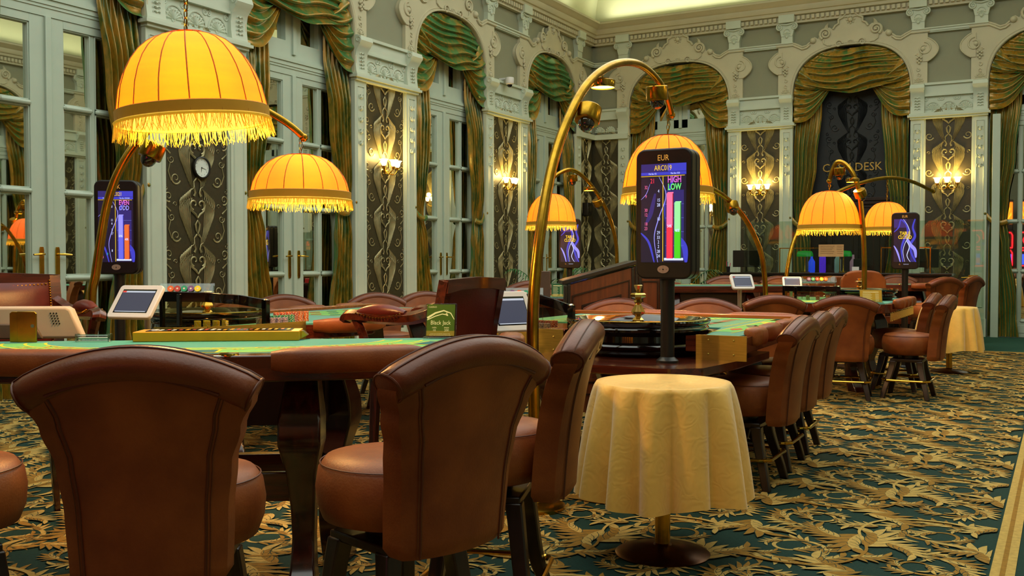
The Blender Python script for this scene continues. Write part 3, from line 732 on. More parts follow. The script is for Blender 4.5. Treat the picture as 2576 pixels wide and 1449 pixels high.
# ================================================================ STOOLS
def make_stool(dz, label):
    root = thing('casino_stool', (0, 0, 0), 0, label, 'stool')
    # seat cushion
    s = MB(); z0 = .40+dz
    s.lathe([(.001, z0), (.17, z0), (.215, z0+.015), (.232, z0+.06), (.236, z0+.11), (.228, z0+.16), (.205, z0+.19), (.12, z0+.203), (.001, z0+.207)], 36)
    seat = s.build('seat', [LEATH], root, angle=80)
    s = MB(); s.tube([(.222*math.cos(2*PI*i/40), .222*math.sin(2*PI*i/40), z0+.176) for i in range(41)], .0022, 5); s.build('piping', [PIPING], seat)
    # backrest shell
    b = MB(); H0, HT = .36+dz, .962+dz; drop = .078
    def ztop(u): return HT - .05 - drop*u*u
    def hw(t):
        return pw(t, [(0, .190), (.35, .197), (.6, .210), (.8, .237), (1.0, .272)])
    def ctr(t): return -.255 - .035*t - .055*t*t*t
    def wrap(t): return .035
    R = []; nz = 22; nx = 18
    for k in range(nz+1):
        t = k/nz; ring = []; w = hw(t); th = .055 if k not in (0,) else .04
        if k == 0: w -= .015
        for side in (1, -1):
            for i in range(nx+1):
                q = (-1 + 2*i/nx)*side; u = q; e = abs(q)
                zt = lerp(H0, ztop(u*w/.272), t); 
                x = u*w; puff = th*(.74 + .26*math.sqrt(max(0, 1-e**4)))*(1 if side < 0 else .92)
                y = ctr(t) + wrap(t)*e*e + (-puff if side < 0 else puff)
                ring.append((x, y + (-.0) , zt - (.012*(1-e) if k == 0 else 0)*0))
        R.append(ring)
    b.rings(R, True, True)
    back = b.build('backrest', [LEATH], root, angle=50)
    # vertical piping on the rear face
    s = MB()
    for sg in (-1, 1):
        P = []
        for k in range(15):
            t = .01 + .96*k/14; w = hw(t)*.76; e = .76
            P.append((sg*w, ctr(t) + .035*e*e - .055*(.74 + .26*math.sqrt(1-e**4)) - .0005, lerp(H0, ztop(w/.272), t)))
        s.tube(P, .0036, 6)
        s.tube([(p[0] + sg*.010, p[1]+.001, p[2]) for p in P], .0012, 4)
    s.tube([(x, ctr(.97) + .035*(x/.25)**2*.5 - .05, ztop(x/.272)-.025) for x in [-.2 + .4*i/12 for i in range(13)]], .0045, 6)
    s.build('piping', [PIPING], back)
    # rolled top
    r = MB(); R = []; n = 20
    for i in range(n+1):
        u = -1 + 2*i/n; x = u*.272; zc = HT - .044 - drop*u*u; sl = -2*drop*u/.282
        e = abs(u); sc_ = 1 if 0 < i < n else .93; yc = ctr(1) - .006 + .035*e*e
        L = math.hypot(1, sl); ring = []
        for j in range(16):
            a = 2*PI*j/16; dy = .058*math.cos(a)*sc_; dn = (.044 if math.sin(a) > 0 else .05)*math.sin(a)*sc_
            ring.append((x - sl/L*dn*.9, yc + dy, zc + dn/L))
        R.append(ring)
    e0 = [tuple(lerp(c, p, .7)+ (-.003 if a == 0 else 0) for a, (c, p) in enumerate(zip((sum(q[0] for q in R[0])/16, sum(q[1] for q in R[0])/16, sum(q[2] for q in R[0])/16), p))) for p in R[0]]
    e1 = [tuple(lerp(c, p, .7)+ (.003 if a == 0 else 0) for a, (c, p) in enumerate(zip((sum(q[0] for q in R[-1])/16, sum(q[1] for q in R[-1])/16, sum(q[2] for q in R[-1])/16), p))) for p in R[-1]]
    r.rings([e0] + R + [e1], True, True)
    roll = r.build('backrest_roll', [LEATHD], root, angle=70)
    s = MB()
    for k in (0, -1):
        q = R[k]; s.tube([q[j % 16] for j in range(17)], .0032, 5)
    s.tube([tuple(Vector(R[i][3])+Vector((0, .0, .0015))) for i in range(n+1)], .0022, 4); s.tube([tuple(Vector(R[i][5])+Vector((0, .0, .0015))) for i in range(n+1)], .0022, 4)
    s.build('piping', [PIPING], roll)
    # swivel and legs
    s = MB(); s.box(-.14, .14, -.14, .14, .335+dz, .365+dz); s.lathe([(.09, .36+dz), (.09, .405+dz)], 20); s.build('swivel_base', [LEGW], root, bevel=.006)
    for sx in (-1, 1):
        for sy in (-1, 1):
            l = MB(); P = [(.115, .345+dz), (.125, .28+dz), (.15, .18), (.175, .09), (.195, .0)]
            R = []
            for k, (d, z) in enumerate(spline([(d, 0, z) for d, z in P], 3) and [(p.x, p.z) for p in spline([(d, 0, z) for d, z in P], 3)]):
                h = lerp(.030, .021, k/12); R.append([(sx*d - h, sy*d - h, z), (sx*d + h, sy*d - h, z), (sx*d + h, sy*d + h, z), (sx*d - h, sy*d + h, z)])
            l.rings(R); l.build('leg', [LEGW], root, bevel=.006)
    f = MB(); q = .205; c = .05; zf = .17
    P = [(q-c, -q, zf), (q, -q+c, zf), (q, q-c, zf), (q-c, q, zf), (-q+c, q, zf), (-q, q-c, zf), (-q, -q+c, zf), (-q+c, -q, zf), (q-c, -q, zf)]
    f.tube(P, .0105, 8)
    for a in (-1, 1):
        for b_ in (-1, 1): f.tube([(a*.165, b_*.165, zf), (a*(q-c/2), b_*(q-c/2), zf)], .012, 8); f.lathe([(.02, -.0), (.02, .006)], 10, (a*.18, b_*.18, zf))
    f.build('footrest', [BRASSP], root)
    return root
S0 = make_stool(0, 'x'); S1 = make_stool(.10, 'y')
GB = 'brown leather stools round the near blackjack table'; GR = 'brown leather stools at the near roulette table'; GF = 'brown leather stools at the far roulette table'; GL = 'brown leather stools along the door side of the left roulette table'; GX = 'stools at the far blackjack tables'
used = {}
def stool(hi, x, y, th, label, grp, z=0):
    p = S1 if hi else S0
    if not used.get(hi):
        used[hi] = 1; o = p; o.location = (x, y, z); o.rotation_euler = (0, 0, rad(th)); o['label'] = label; o['group'] = grp; return o
    PEND.append((p, (x, y, z), rad(th), label, grp))
PEND = []
# near blackjack table
stool(1, -2.11, 1.89, 33, 'large tan leather stool in the left foreground, seen squarely from behind', GB)
stool(1, -1.725, 2.37, 74, 'tan leather stool in the middle foreground, turned left with its round seat showing', GB)
stool(1, -1.77, 2.98, 109, 'tan leather stool seen from its narrow side beside the near yellow clothed table', GB)
stool(1, -2.78, 1.62, -20, 'shadowed leather stool cut off by the left edge of the photo', GB)
# near roulette, right side row
stool(0, -1.60, 5.54, 90, 'nearest of the three leather stools lined up right of the near roulette table', GR)
stool(0, -1.63, 6.12, 91, 'middle of the three leather stools lined up right of the near roulette table', GR)
stool(0, -1.66, 6.71, 92, 'farthest of the three leather stools lined up right of the near roulette table', GR)
stool(0, -2.45, 7.55, 203, 'leather stool facing the camera behind the near roulette felt, right beside the tablet stand', GR)
stool(0, -3.05, 7.15, 203, 'leather stool facing the camera just right of the big display pole', GR)
# far roulette
stool(0, -1.75, 9.46, 8, 'leather stool with its back square to the camera before the far roulette wheel', GF)
stool(0, -2.43, 9.20, 27, 'dark rolled stool back peeping over the stools left of the far roulette table', GF)
stool(0, -1.26, 9.78, 88, 'leather stool in profile right of the far roulette table, nearest the clothed side table', GF)
stool(0, -1.44, 10.30, 90, 'second leather stool in profile right of the far roulette table', GF)
# left roulette, far side
stool(0, -5.85, 6.02, -112, 'leather stool back below the smaller near lampshade, left one of the pair', GL)
stool(0, -5.95, 6.68, -120, 'leather stool back below the smaller near lampshade, right one of the pair', GL)
stool(0, -5.55, 7.50, -125, 'leather stool back under the wallpapered pier, left of the dark armchair', GL)
stool(0, -5.35, 8.05, -125, 'leather stool back partly hidden by the dark armchair', GL)
# distant blackjack tables
stool(1, -4.75, 8.9, -150, 'orange lit stool top behind the chip rack, right of the dark armchair', GX)
stool(1, -2.2, 16.05, 195, 'orange lit stool facing the camera behind the far display pole', GX)
stool(1, -1.62, 14.3, 50, 'dark backed stool beyond the far display, left one of the last pair', GX)
stool(1, -1.42, 15.2, 70, 'dark backed stool at the glass screen edge, right one of the last pair', GX)
stool(1, -4.15, 13.6, 200, 'orange lit stool behind the distant blackjack table, left one', GX)
stool(1, -3.35, 13.8, 215, 'orange lit stool behind the distant blackjack table, beside the tablet', GX)
for a in PEND: dup(*a)
# ================================================================ TABLES
def sup(t, a, b, n=2.7):
    c, s = math.cos(t), math.sin(t)
    return (a*(1 if c >= 0 else -1)*abs(c)**(2/n), -b*abs(s)**(2/n))
def pad_along(mb, P, w=.06, h=.05, z=.9, m=None):
    """stuffed armrest following P (2d points), rounded ends"""
    n = len(P); R = []
    for i, (x, y) in enumerate(P):
        x0, y0 = P[max(0, i-1)]; x1, y1 = P[min(n-1, i+1)]; L = math.hypot(x1-x0, y1-y0) or 1; nx, ny = (y1-y0)/L, -(x1-x0)/L
        t = i/(n-1); e = min(1, min(t, 1-t)*n/1.6 + .001); e = max(.35, e**.5) if 0 < i < n-1 else .35
        ring = []
        for j in range(14):
            a = 2*PI*j/14; c, s_ = math.cos(a), math.sin(a)
            ca = (abs(c)**.6)*(1 if c >= 0 else -1); sa = (abs(s_)**.6)*(1 if s_ >= 0 else -1)
            ring.append((x + nx*w*ca*e, y + ny*w*ca*e, z + h*sa*(.55+.45*e)))
        R.append(ring)
    mb.rings(R, True, True, m)
def cab_leg(x, y, ax, ay, ztop, sc_=1.):
    mb = MB(); P = [(0, ztop), (.03, ztop-.06), (.075, ztop-.16), (.085, ztop-.25), (.05, ztop-.36), (.0, ztop-.5), (-.01, .22), (.02, .12), (.07, .05), (.10, .0)]
    W = [.06, .07, .085, .085, .06, .05, .045, .05, .06, .065]
    pts = spline([(ax*p, ay*p, z) for p, z in P], 4); R = []
    for k, p in enumerate(pts):
        i = min(len(W)-2, k//4); w = lerp(W[i], W[i+1], (k % 4)/4)*sc_
        tx, ty = -ay, ax
        R.append([(x+p.x - tx*w - ax*w, y+p.y - ty*w - ay*w, p.z), (x+p.x + tx*w - ax*w, y+p.y + ty*w - ay*w, p.z), (x+p.x + tx*w*.9 + ax*w, y+p.y + ty*w*.9 + ay*w, p.z), (x+p.x - tx*w*.9 + ax*w, y+p.y - ty*w*.9 + ay*w, p.z)])
    mb.rings(R); return mb
def make_bj(label):
    root = thing('blackjack_table', (0, 0, 0), 0, label, 'table')
    T = [PI*i/60 for i in range(61)]
    f = MB(); zf = .93
    fo = [sup(t, 1.14, .68) for t in T]
    f.prism(fo[::-1], .905, zf)
    f.build('felt_top', [FELT], root, smooth=False)
    g = MB()
    def band(s0, s1, a0, a1, z, m, n=40):
        vs = []; 
        for i in range(n+1):
            t = lerp(a0, a1, i/n)
            for s in (s0, s1):
                x, y = sup(t, 1.14*s, .68*s); vs.append((x, y, z))
        g.add(vs, [(2*i, 2*i+2, 2*i+3, 2*i+1) for i in range(n)], m)
    band(.60, .90, .16, PI-.16, zf+.0008, 0)
    for s in (.60, .665, .74, .90): band(s-.005, s+.005, .16, PI-.16, zf+.0014, 1)
    for k in range(7):
        t = lerp(.42, PI-.42, k/6); x, y = sup(t, 1.14*.82, .68*.82); nx, ny = sup(t, 1, 1); L = math.hypot(nx, ny); nx /= L; ny /= L
        for (w, h, z, m) in ((.085, .06, .0016, 1), (.075, .05, .0022, 2)):
            g.add([(x+nx*h+ny*w, y+ny*h-nx*w, zf+z), (x+nx*h-ny*w, y+ny*h+nx*w, zf+z), (x-nx*h-ny*w, y-ny*h+nx*w, zf+z), (x-nx*h+ny*w, y-ny*h-nx*w, zf+z)], [(0, 1, 2, 3)], m)
    random.seed(3)
    for row, (s, n) in enumerate(((.70, 34), (.635, 28))):
        for i in range(n):
            t = lerp(.55, PI-.55, i/(n-1)); 
            if random.random() < .12: continue
            x, y = sup(t, 1.14*s, .68*s); a = t + PI/2
            for q in range(3):
                dx, dy = random.uniform(-.018, .018), random.uniform(-.012, .012); an = random.choice((0, PI/2, .6, -.5)) + a
                c, s_ = math.cos(an)*.014, math.sin(an)*.014; px, py = -math.sin(an)*.003, math.cos(an)*.003
                g.add([(x+dx-c-px, y+dy-s_-py, zf+.0016), (x+dx+c-px, y+dy+s_-py, zf+.0016), (x+dx+c+px, y+dy+s_+py, zf+.0016), (x+dx-c+px, y+dy-s_+py, zf+.0016)], [(0, 1, 2, 3)], 3 if (row and q == 0) else 1)
    g.build('printed_layout', [FELTG, FELTY, FELTD, FELTR], root, smooth=False)
    r = MB()
    oo = [sup(t, 1.225, .775) for t in T]; ring = oo + fo[::-1]
    n = len(T)
    vs = []
    for i in range(n):
        (x, y), (X, Y) = fo[i], oo[i]
        vs += [(x, y, zf+.004), (X, Y, zf+.004), (X, Y, .84), (x*.96, y*.96, .84)]
    fs = []
    for i in range(n-1):
        a = 4*i; b = a+4
        for q in range(4): fs.append((a+q, a+(q+1) % 4, b+(q+1) % 4, b+q))
    r.add(vs, fs + [(0, 1, 2, 3), (4*n-4, 4*n-3, 4*n-2, 4*n-1)])
    r.box(-1.2, 1.2, -.02, .05, .84, .925)
    r.build('wooden_rim', [MAHOG], root, bevel=.006)
    segs = [(.02, .30), (.41, .80), (.93, 1.42), (1.60, 2.10), (2.26, 2.72), (2.84, 3.12)]
    for a, b in segs:
        p = MB(); pad_along(p, [sup(lerp(a, b, i/12), 1.215, .785) for i in range(13)], .058, .046, .915); p.build('armrest_pad', [LEATH], root, angle=60)
        
    for a in (.35, .86, 1.51, 2.18, 2.78):
        q = MB(); x, y = sup(a, 1.20, .752); q.lathe([(.001, .012), (.034, .01), (.036, .004), (.036, 0)][::-1], 14, (x*.985, y*.985, zf)); q.build('ashtray_insert', [BRASSP], root)
    for lx, ly, ax, ay in ((.38, -.50, .0, -1.), (-.38, -.50, .0, -1.), (.46, -.12, .3, .9), (-.46, -.12, -.3, .9)):
        cab_leg(lx, ly, ax, ay, .845).build('leg', [MAHOGV], root, bevel=.012)
    s = MB(); s.box(-.36, .36, -.52, -.49, .36, .47); s.box(-.42, .42, -.16, -.10, .36, .47)
    for sg in (-1, 1): s.box(sg*.40-.02, sg*.40+.02, -.5, -.1, .36, .47)
    s.build('stretcher', [MAHOG], root, bevel=.006)
    s = MB(); s.box(-.45, .45, -.35, -.05, .62, .84); s.build('drop_box_housing', [WALNUTD], root)
    return root
BJ = make_bj('near blackjack table with teal felt, mahogany rim and stuffed leather armrests')
BJ.location = (-3.1, 3.03, 0); BJ.rotation_euler = (0, 0, rad(35.7)); BJ['group'] = 'blackjack tables'
dup(BJ, (-3.95, 12.35, .02), rad(29+180), 'distant blackjack table, its straight dealer edge toward the camera, beside the far tablet')
dup(BJ, (-2.35, 15.6, 0), rad(12), 'distant blackjack table beyond the far display pole, half hidden by stools')
dup(BJ, (-4.2, 7.95, 0), rad(205), 'blackjack table beyond the thick arc pole carrying a brown box and green price card', scale=(.7, .8, 1))

def roulette_table(label, deck, shelf, pads, legs, felt=None, fascia=(), loc=(0, 0, 0), pads_z=.855, rail=None):
    root = thing('roulette_table', loc, 0, label, 'table', 'roulette tables')
    d = MB(); d.prism(deck, .775, .86); d.build('table_body', [MAHOG], root, bevel=.006)
    if rail:
        q = MB()
        for (a0, b0, a1, b1) in rail: q.box(a0, a1, b0, b1, .86, .893)
        q.build('wooden_rail', [pm('orange_wood_rail', '#8f4a1a', .25, var=.25, scale=3, stretch=(1, 12, 12), coat=.5)], root, bevel=.008)
    f = MB(); f.prism(felt, .86, .866); f.build('felt_top', [FELT], root, smooth=False)
    if shelf: s = MB(); s.prism(shelf, .69, .735); s.build('wheel_shelf', [MAHOG], root, bevel=.008)
    for P in pads:
        p = MB(); pad_along(p, P, .055, .05, pads_z); p.build('armrest_pad', [LEATH], root, angle=60)
    for (x0, y0, x1, y1, z0, z1) in fascia:
        p = MB(); L = math.hypot(x1-x0, y1-y0); nx, ny = (y1-y0)/L, -(x1-x0)/L
        p.prism([(x0, y0), (x0+nx*.008, y0+ny*.008), (x1+nx*.008, y1+ny*.008), (x1, y1)][::-1], z0, z1)
        k = max(2, int(L/.12))
        for i in range(k):
            t = (i+.5)/k
            for zz in ((z0+z1)/2-.035, (z0+z1)/2+.04)[:1 if L < .2 else 2]: p.sphere((lerp(x0, x1, t)+nx*.008, lerp(y0, y1, t)+ny*.008, zz), .006, 8, 5)
        p.build('brass_fascia', [BRUSH], root)
    for lx, ly, ax, ay in legs: cab_leg(lx, ly, ax, ay, .78).build('leg', [MAHOGV], root, bevel=.012)
    return root
def lin(x0, y0, x1, y1, n=10): return [(lerp(x0, x1, i/(n-1)), lerp(y0, y1, i/(n-1))) for i in range(n)]
wc = (-2.15, 5.32)
arcp = [(wc[0] + .425*math.cos(a), wc[1] + .425*math.sin(a)) for a in [PI + .55 - (PI+1.1)*i/20 for i in range(21)]]
deck1 = [(-3.25, 5.1)] + arcp + [(-1.45, 5.1), (-1.52, 6.85), (-3.25, 6.85)]
R1 = roulette_table('near roulette table with a brass end plate, green yellow layout and padded right edge', deck1[::-1] if False else deck1,
    [(-2.5, 4.56), (-1.68, 4.56), (-1.55, 4.68), (-1.50, 5.12), (-1.5, 5.75), (-2.7, 5.75), (-2.56, 4.62)],
    [lin(-1.46, 5.22, -1.46, 5.40), lin(-1.47, 5.50, -1.49, 5.84), lin(-1.49, 5.96, -1.51, 6.3), lin(-1.51, 6.42, -1.53, 6.76), lin(-1.6, 6.88, -2.1, 6.88), lin(-2.3, 6.88, -2.85, 6.88)],
    [(-1.9, 6.4, .7, .7), (-2.8, 6.4, -.7, .7), (-1.95, 5.2, .7, -.7), (-2.6, 5.2, -.7, -.7)],
    felt=[(-1.68, 5.13), (-1.50, 5.13), (-1.50, 6.78), (-3.2, 6.78), (-3.2, 5.8), (-1.78, 5.72)],
    fascia=[(-1.725, 5.1, -1.45, 5.1, .735, .868), (-3.25, 5.1, -2.52, 5.1, .70, .868)], rail=[(-3.25, 6.76, -1.56, 6.85)])
lay = MB()
def q4(x0, y0, x1, y1, z, m): lay.add([(x0, y0, z), (x1, y0, z), (x1, y1, z), (x0, y1, z)], [(0, 1, 2, 3)], m)
q4(-1.72, 5.4, -1.60, 6.72, .8668, 0); q4(-3.0, 6.55, -1.6, 6.72, .8668, 0); pass
for i in range(5): q4(-3.0 + i*.30, 5.8, -2.99 + i*.30, 6.72, .8675, 1)
for i in range(8): q4(-3.0, 5.8+.115*i, -1.62, 5.808+.115*i, .8675, 1)
q4(-1.725, 5.3, -1.715, 6.72, .8675, 1); q4(-1.60, 5.3, -1.592, 6.72, .8675, 1)
random.seed(5)
for i in range(4):
    for j in range(7):
        x, y = -2.85+.30*i, 5.855+.115*j; m = 3 if (i+j) % 2 else 4
        lay.add([(x-.05, y, .868), (x, y-.03, .868), (x+.05, y, .868), (x, y+.03, .868)], [(0, 1, 2, 3)], m)
for k, (x, y) in enumerate(((-1.66, 5.62), (-1.66, 5.95), (-1.66, 6.3))): lay.add([(x-.04, y, .868), (x, y-.09, .868), (x+.04, y, .868), (x, y+.09, .868)], [(0, 1, 2, 3)], (3, 4, 1)[k])
lay.build('printed_layout', [FELTG, FELTY, FELTD, FELTR, BLKL], R1, smooth=False)
for x in (-2.2, -2.55, -2.95, -1.75): b = MB(); b.lathe([(.045, 0), (.047, .006), (.03, .008), (.001, .004)], 18, (x, 6.815, .862)); b.build('cup_insert', [BRASSP], R1)
for x in (-1.75, -2.4): b = MB(); b.lathe([(.035, .0), (.035, .69)], 16, (x, 5.0, 0)); b.build('brass_foot', [BRASSP], R1)

nose = [(-4.55, 3.92), (-4.42, 3.94), (-4.30, 4.08), (-4.22, 4.34), (-4.18, 4.78)]
deck2 = [(-5.35, 5.15), (-4.55, 5.15)] + nose + [(-4.08, 4.84), (-4.02, 5.0), (-4.02, 5.26), (-4.10, 5.4), (-4.4, 5.5), (-4.46, 7.0), (-5.35, 7.0)]
R2 = roulette_table('left roulette table with a rounded brass nose and a long leather bumper', deck2,
    [(-5.42, 4.25), (-4.5, 4.25), (-4.5, 5.2), (-5.42, 5.2)],
    [[(-4.13, 4.80), (-4.05, 4.86), (-3.99, 4.98), (-3.98, 5.12), (-4.0, 5.26), (-4.06, 5.38), (-4.16, 5.44), (-4.3, 5.47), (-4.38, 5.5)], lin(-4.38, 5.62, -4.42, 6.35), lin(-4.42, 6.45, -4.43, 6.9),
     lin(-5.38, 5.35, -5.38, 5.8), lin(-5.38, 5.95, -5.38, 6.4), lin(-5.38, 6.55, -5.38, 6.9)],
    [(-4.5, 4.5, .7, -.7), (-5.1, 4.6, -.7, -.7), (-4.7, 6.7, .7, .7), (-5.1, 6.7, -.7, .7)],
    felt=[(-4.5, 4.0), (-4.32, 4.12), (-4.25, 4.4), (-4.21, 4.8), (-4.14, 5.3), (-4.44, 5.48), (-4.5, 6.94), (-5.29, 6.94), (-5.29, 5.19), (-4.5, 5.19)], rail=[(-5.35, 5.2, -5.27, 6.98)],
    fascia=[(*nose[0], *nose[1], .70, .885), (*nose[1], *nose[2], .70, .885), (*nose[2], *nose[3], .70, .885), (*nose[3], *nose[4], .70, .885)])
lay = MB(); q4(-5.15, 5.6, -4.6, 6.85, .8668, 0)
for i in range(7): q4(-5.15, 5.6+.2*i, -4.6, 5.61+.2*i, .8675, 1)
for i in range(4): q4(-5.15+.183*i, 5.6, -5.14+.183*i, 6.85, .8675, 1)
for i in range(3):
    for j in range(6): x, y = -5.06+.183*i, 5.7+.2*j; lay.add([(x-.05, y, .868), (x, y-.06, .868), (x+.05, y, .868), (x, y+.06, .868)], [(0, 1, 2, 3)], 3 if (i+j) % 2 else 2)
lay.build('printed_layout', [FELTG, FELTY, FELTD, FELTR], R2, smooth=False)
for y in (5.5, 5.87, 6.47): b = MB(); b.lathe([(.045, 0), (.047, .006), (.03, .008), (.001, .004)], 18, (-5.31, y, .862)); b.build('cup_insert', [BRASSP], R2)

R3 = roulette_table('far roulette table with a row of stuffed leather armrests along its right edge', [(-2.75, 9.6), (-1.52, 9.6), (-1.42, 9.75), (-1.42, 11.3), (-2.75, 11.3)],
    None, [lin(-1.38, 9.92, -1.38, 10.1, 8), lin(-1.38, 10.18, -1.38, 10.36, 8), lin(-1.38, 10.44, -1.38, 10.62, 8), lin(-1.38, 10.70, -1.38, 10.9, 8), lin(-2.6, 9.58, -2.2, 9.58)],
    [(-1.8, 9.95, .7, -.7), (-2.5, 9.95, -.7, -.7), (-1.8, 11.0, .7, .7), (-2.5, 11.0, -.7, .7)],
    felt=[(-2.70, 9.66), (-1.55, 9.66), (-1.46, 9.8), (-1.46, 11.25), (-2.70, 11.25)],
    fascia=[(-1.42, 9.75, -1.42, 11.3, .70, .775)])
lay = MB(); q4(-2.6, 9.75, -1.65, 10.2, .8668, 1); q4(-2.55, 9.8, -1.7, 10.15, .8672, 0); 
for i in range(5): q4(-2.55+.17*i, 9.8, -2.54+.17*i, 10.15, .8677, 1)
lay.build('printed_layout', [FELTG, FELTY], R3, smooth=False)

# ---------------------------------------------------------------- wheels
def make_wheel(label, loc):
    root = thing('roulette_cylinder', loc, 0, label, 'roulette wheel', 'roulette wheels')
    b = MB(); b.lathe([(.001, .0), (.33, .0), (.345, .012), (.35, .03), (.385, .045), (.395, .055), (.385, .068), (.372, .075), (.368, .105), (.38, .115), (.402, .128), (.404, .14), (.396, .150), (.41, .165), (.413, .172), (.41, .18), (.375, .185), (.365, .182), (.33, .15), (.28, .12), (.001, .10)], 64)
    b.build('bowl', [BLKL], root, angle=40)
    g = MB(); g.tube([(.410*math.cos(2*PI*i/64), .410*math.sin(2*PI*i/64), .181) for i in range(65)], .0016, 5)
    pass
    g.build('brass_ring', [BRASSP], root)
    r = MB(); n = 37
    for i in range(n):
        a0, a1 = 2*PI*i/n, 2*PI*(i+.86)/n; v = []
        for a in (a0, a1):
            for rr, z in ((.275, .158), (.22, .15)): v.append((rr*math.cos(a), rr*math.sin(a), z))
        r.add(v, [(0, 1, 3, 2)], 2 if i == 0 else (i % 2))
    r.lathe([(.218, .149), (.14, .156), (.06, .175), (.001, .19)], 40, m=3)
    r.v = [(x, y, z-.035) for x, y, z in r.v]; r.build('rotor', [pm('wheel_red', '#8d1410', .3), BLKL, pm('wheel_green', '#0d6b2c', .3), pm('rotor_burl', '#30180a', .3, var=.5, scale=40)], root)
    t = MB(); t.lathe([(.03, .16), (.036, .172), (.016, .19), (.040, .205), (.043, .215), (.020, .25), (.016, .255), (.026, .265), (.024, .275), (.014, .28), (.046, .292), (.049, .305), (.040, .312), (.012, .316), (.014, .325), (.027, .352), (.022, .355)], 8)
    t.build('turret', [pm('turret_gold', '#e0b24a', .05, metal=.9, coat=1)], root, smooth=False)
    return root
W1 = make_wheel('near black lacquered roulette wheel with a gold turret, behind the big display pole', (-2.15, 5.32, .735)); W1.scale = (1, 1, 1.1)
dup(W1, (-4.95, 4.70, .76), .4, 'black roulette wheel on the left table, mostly behind the smoked chip screen', scale=(.98, .98, .98))
dup(W1, (-1.85, 10.62, .867), .9, 'far black roulette wheel on the table beyond the square backed stool', scale=(.92, .92, .62))

# ---------------------------------------------------------------- side tables with damask cloth
def side_table(label, loc, rz=0.):
    root = thing('side_table', loc, rz, label, 'table', 'side tables')
    b = MB(); b.lathe([(.001, .0), (.202, .0), (.204, .006), (.19, .014), (.10, .03), (.04, .042), (.033, .05)], 48); b.build('base', [pm('bronze_base', '#5a3412', .3, metal=.9, var=.2)], root)
    b = MB(); b.lathe([(.033, .045), (.033, .72)], 24); b.build('pole', [BRASS], root)
    b = MB(); b.lathe([(.001, .715), (.275, .715), (.278, .722), (.278, .735), (.27, .742), (.001, .742)], 48); b.build('tabletop', [MAHOG], root)
    return root
def tablecloth(label, loc, rz=0., seed=1):
    random.seed(seed); mb = MB(); nf = 12; ph = [random.uniform(0, 2*PI) for _ in range(4)]
    def fn(i, j):
        a = 2*PI*i
        if j < .25: r = .283*j/.25; return (r*math.cos(a), r*math.sin(a), .7455 - .0)
        t = (j-.25)/.75; drop = .49*t
        w = .5 + .5*math.cos(nf*a + ph[0] + 1.1*math.sin(2*a+ph[1])); w = w**.5 if w > 0 else 0; w2 = .5+.5*math.cos(17*a+ph[3])
        fl = (t**.62)*(.0 + .095*w + .012*w2 + .015*math.sin(3*a+ph[2])); corner = .02*math.cos(4*a)*t
        r = .286 + fl; e = .012*(1-math.exp(-t*25))
        return (r*math.cos(a), r*math.sin(a), .7455 - drop - e*.5 + corner*.8 + .015*t*w)
    mb.grid(180, 44, fn)
    o = mb.build('tablecloth', [CLOTH], angle=180, loc=loc, rz=rz)
    tag(o, label, 'tablecloth', 'yellow damask tablecloths')
side_table('small round pedestal table in the right foreground, under a draped yellow cloth', (-1.50, 4.0, 0))
tablecloth('near yellow damask cloth draped over the small pedestal table by the big display', (-1.50, 4.0, 0), .9)
side_table('small round pedestal table far right, under a draped yellow cloth', (-1.14, 12.2, 0))
tablecloth('far yellow damask cloth draped over the pedestal table beside the pale door frame', (-1.14, 12.2, 0), 2.2, 5)
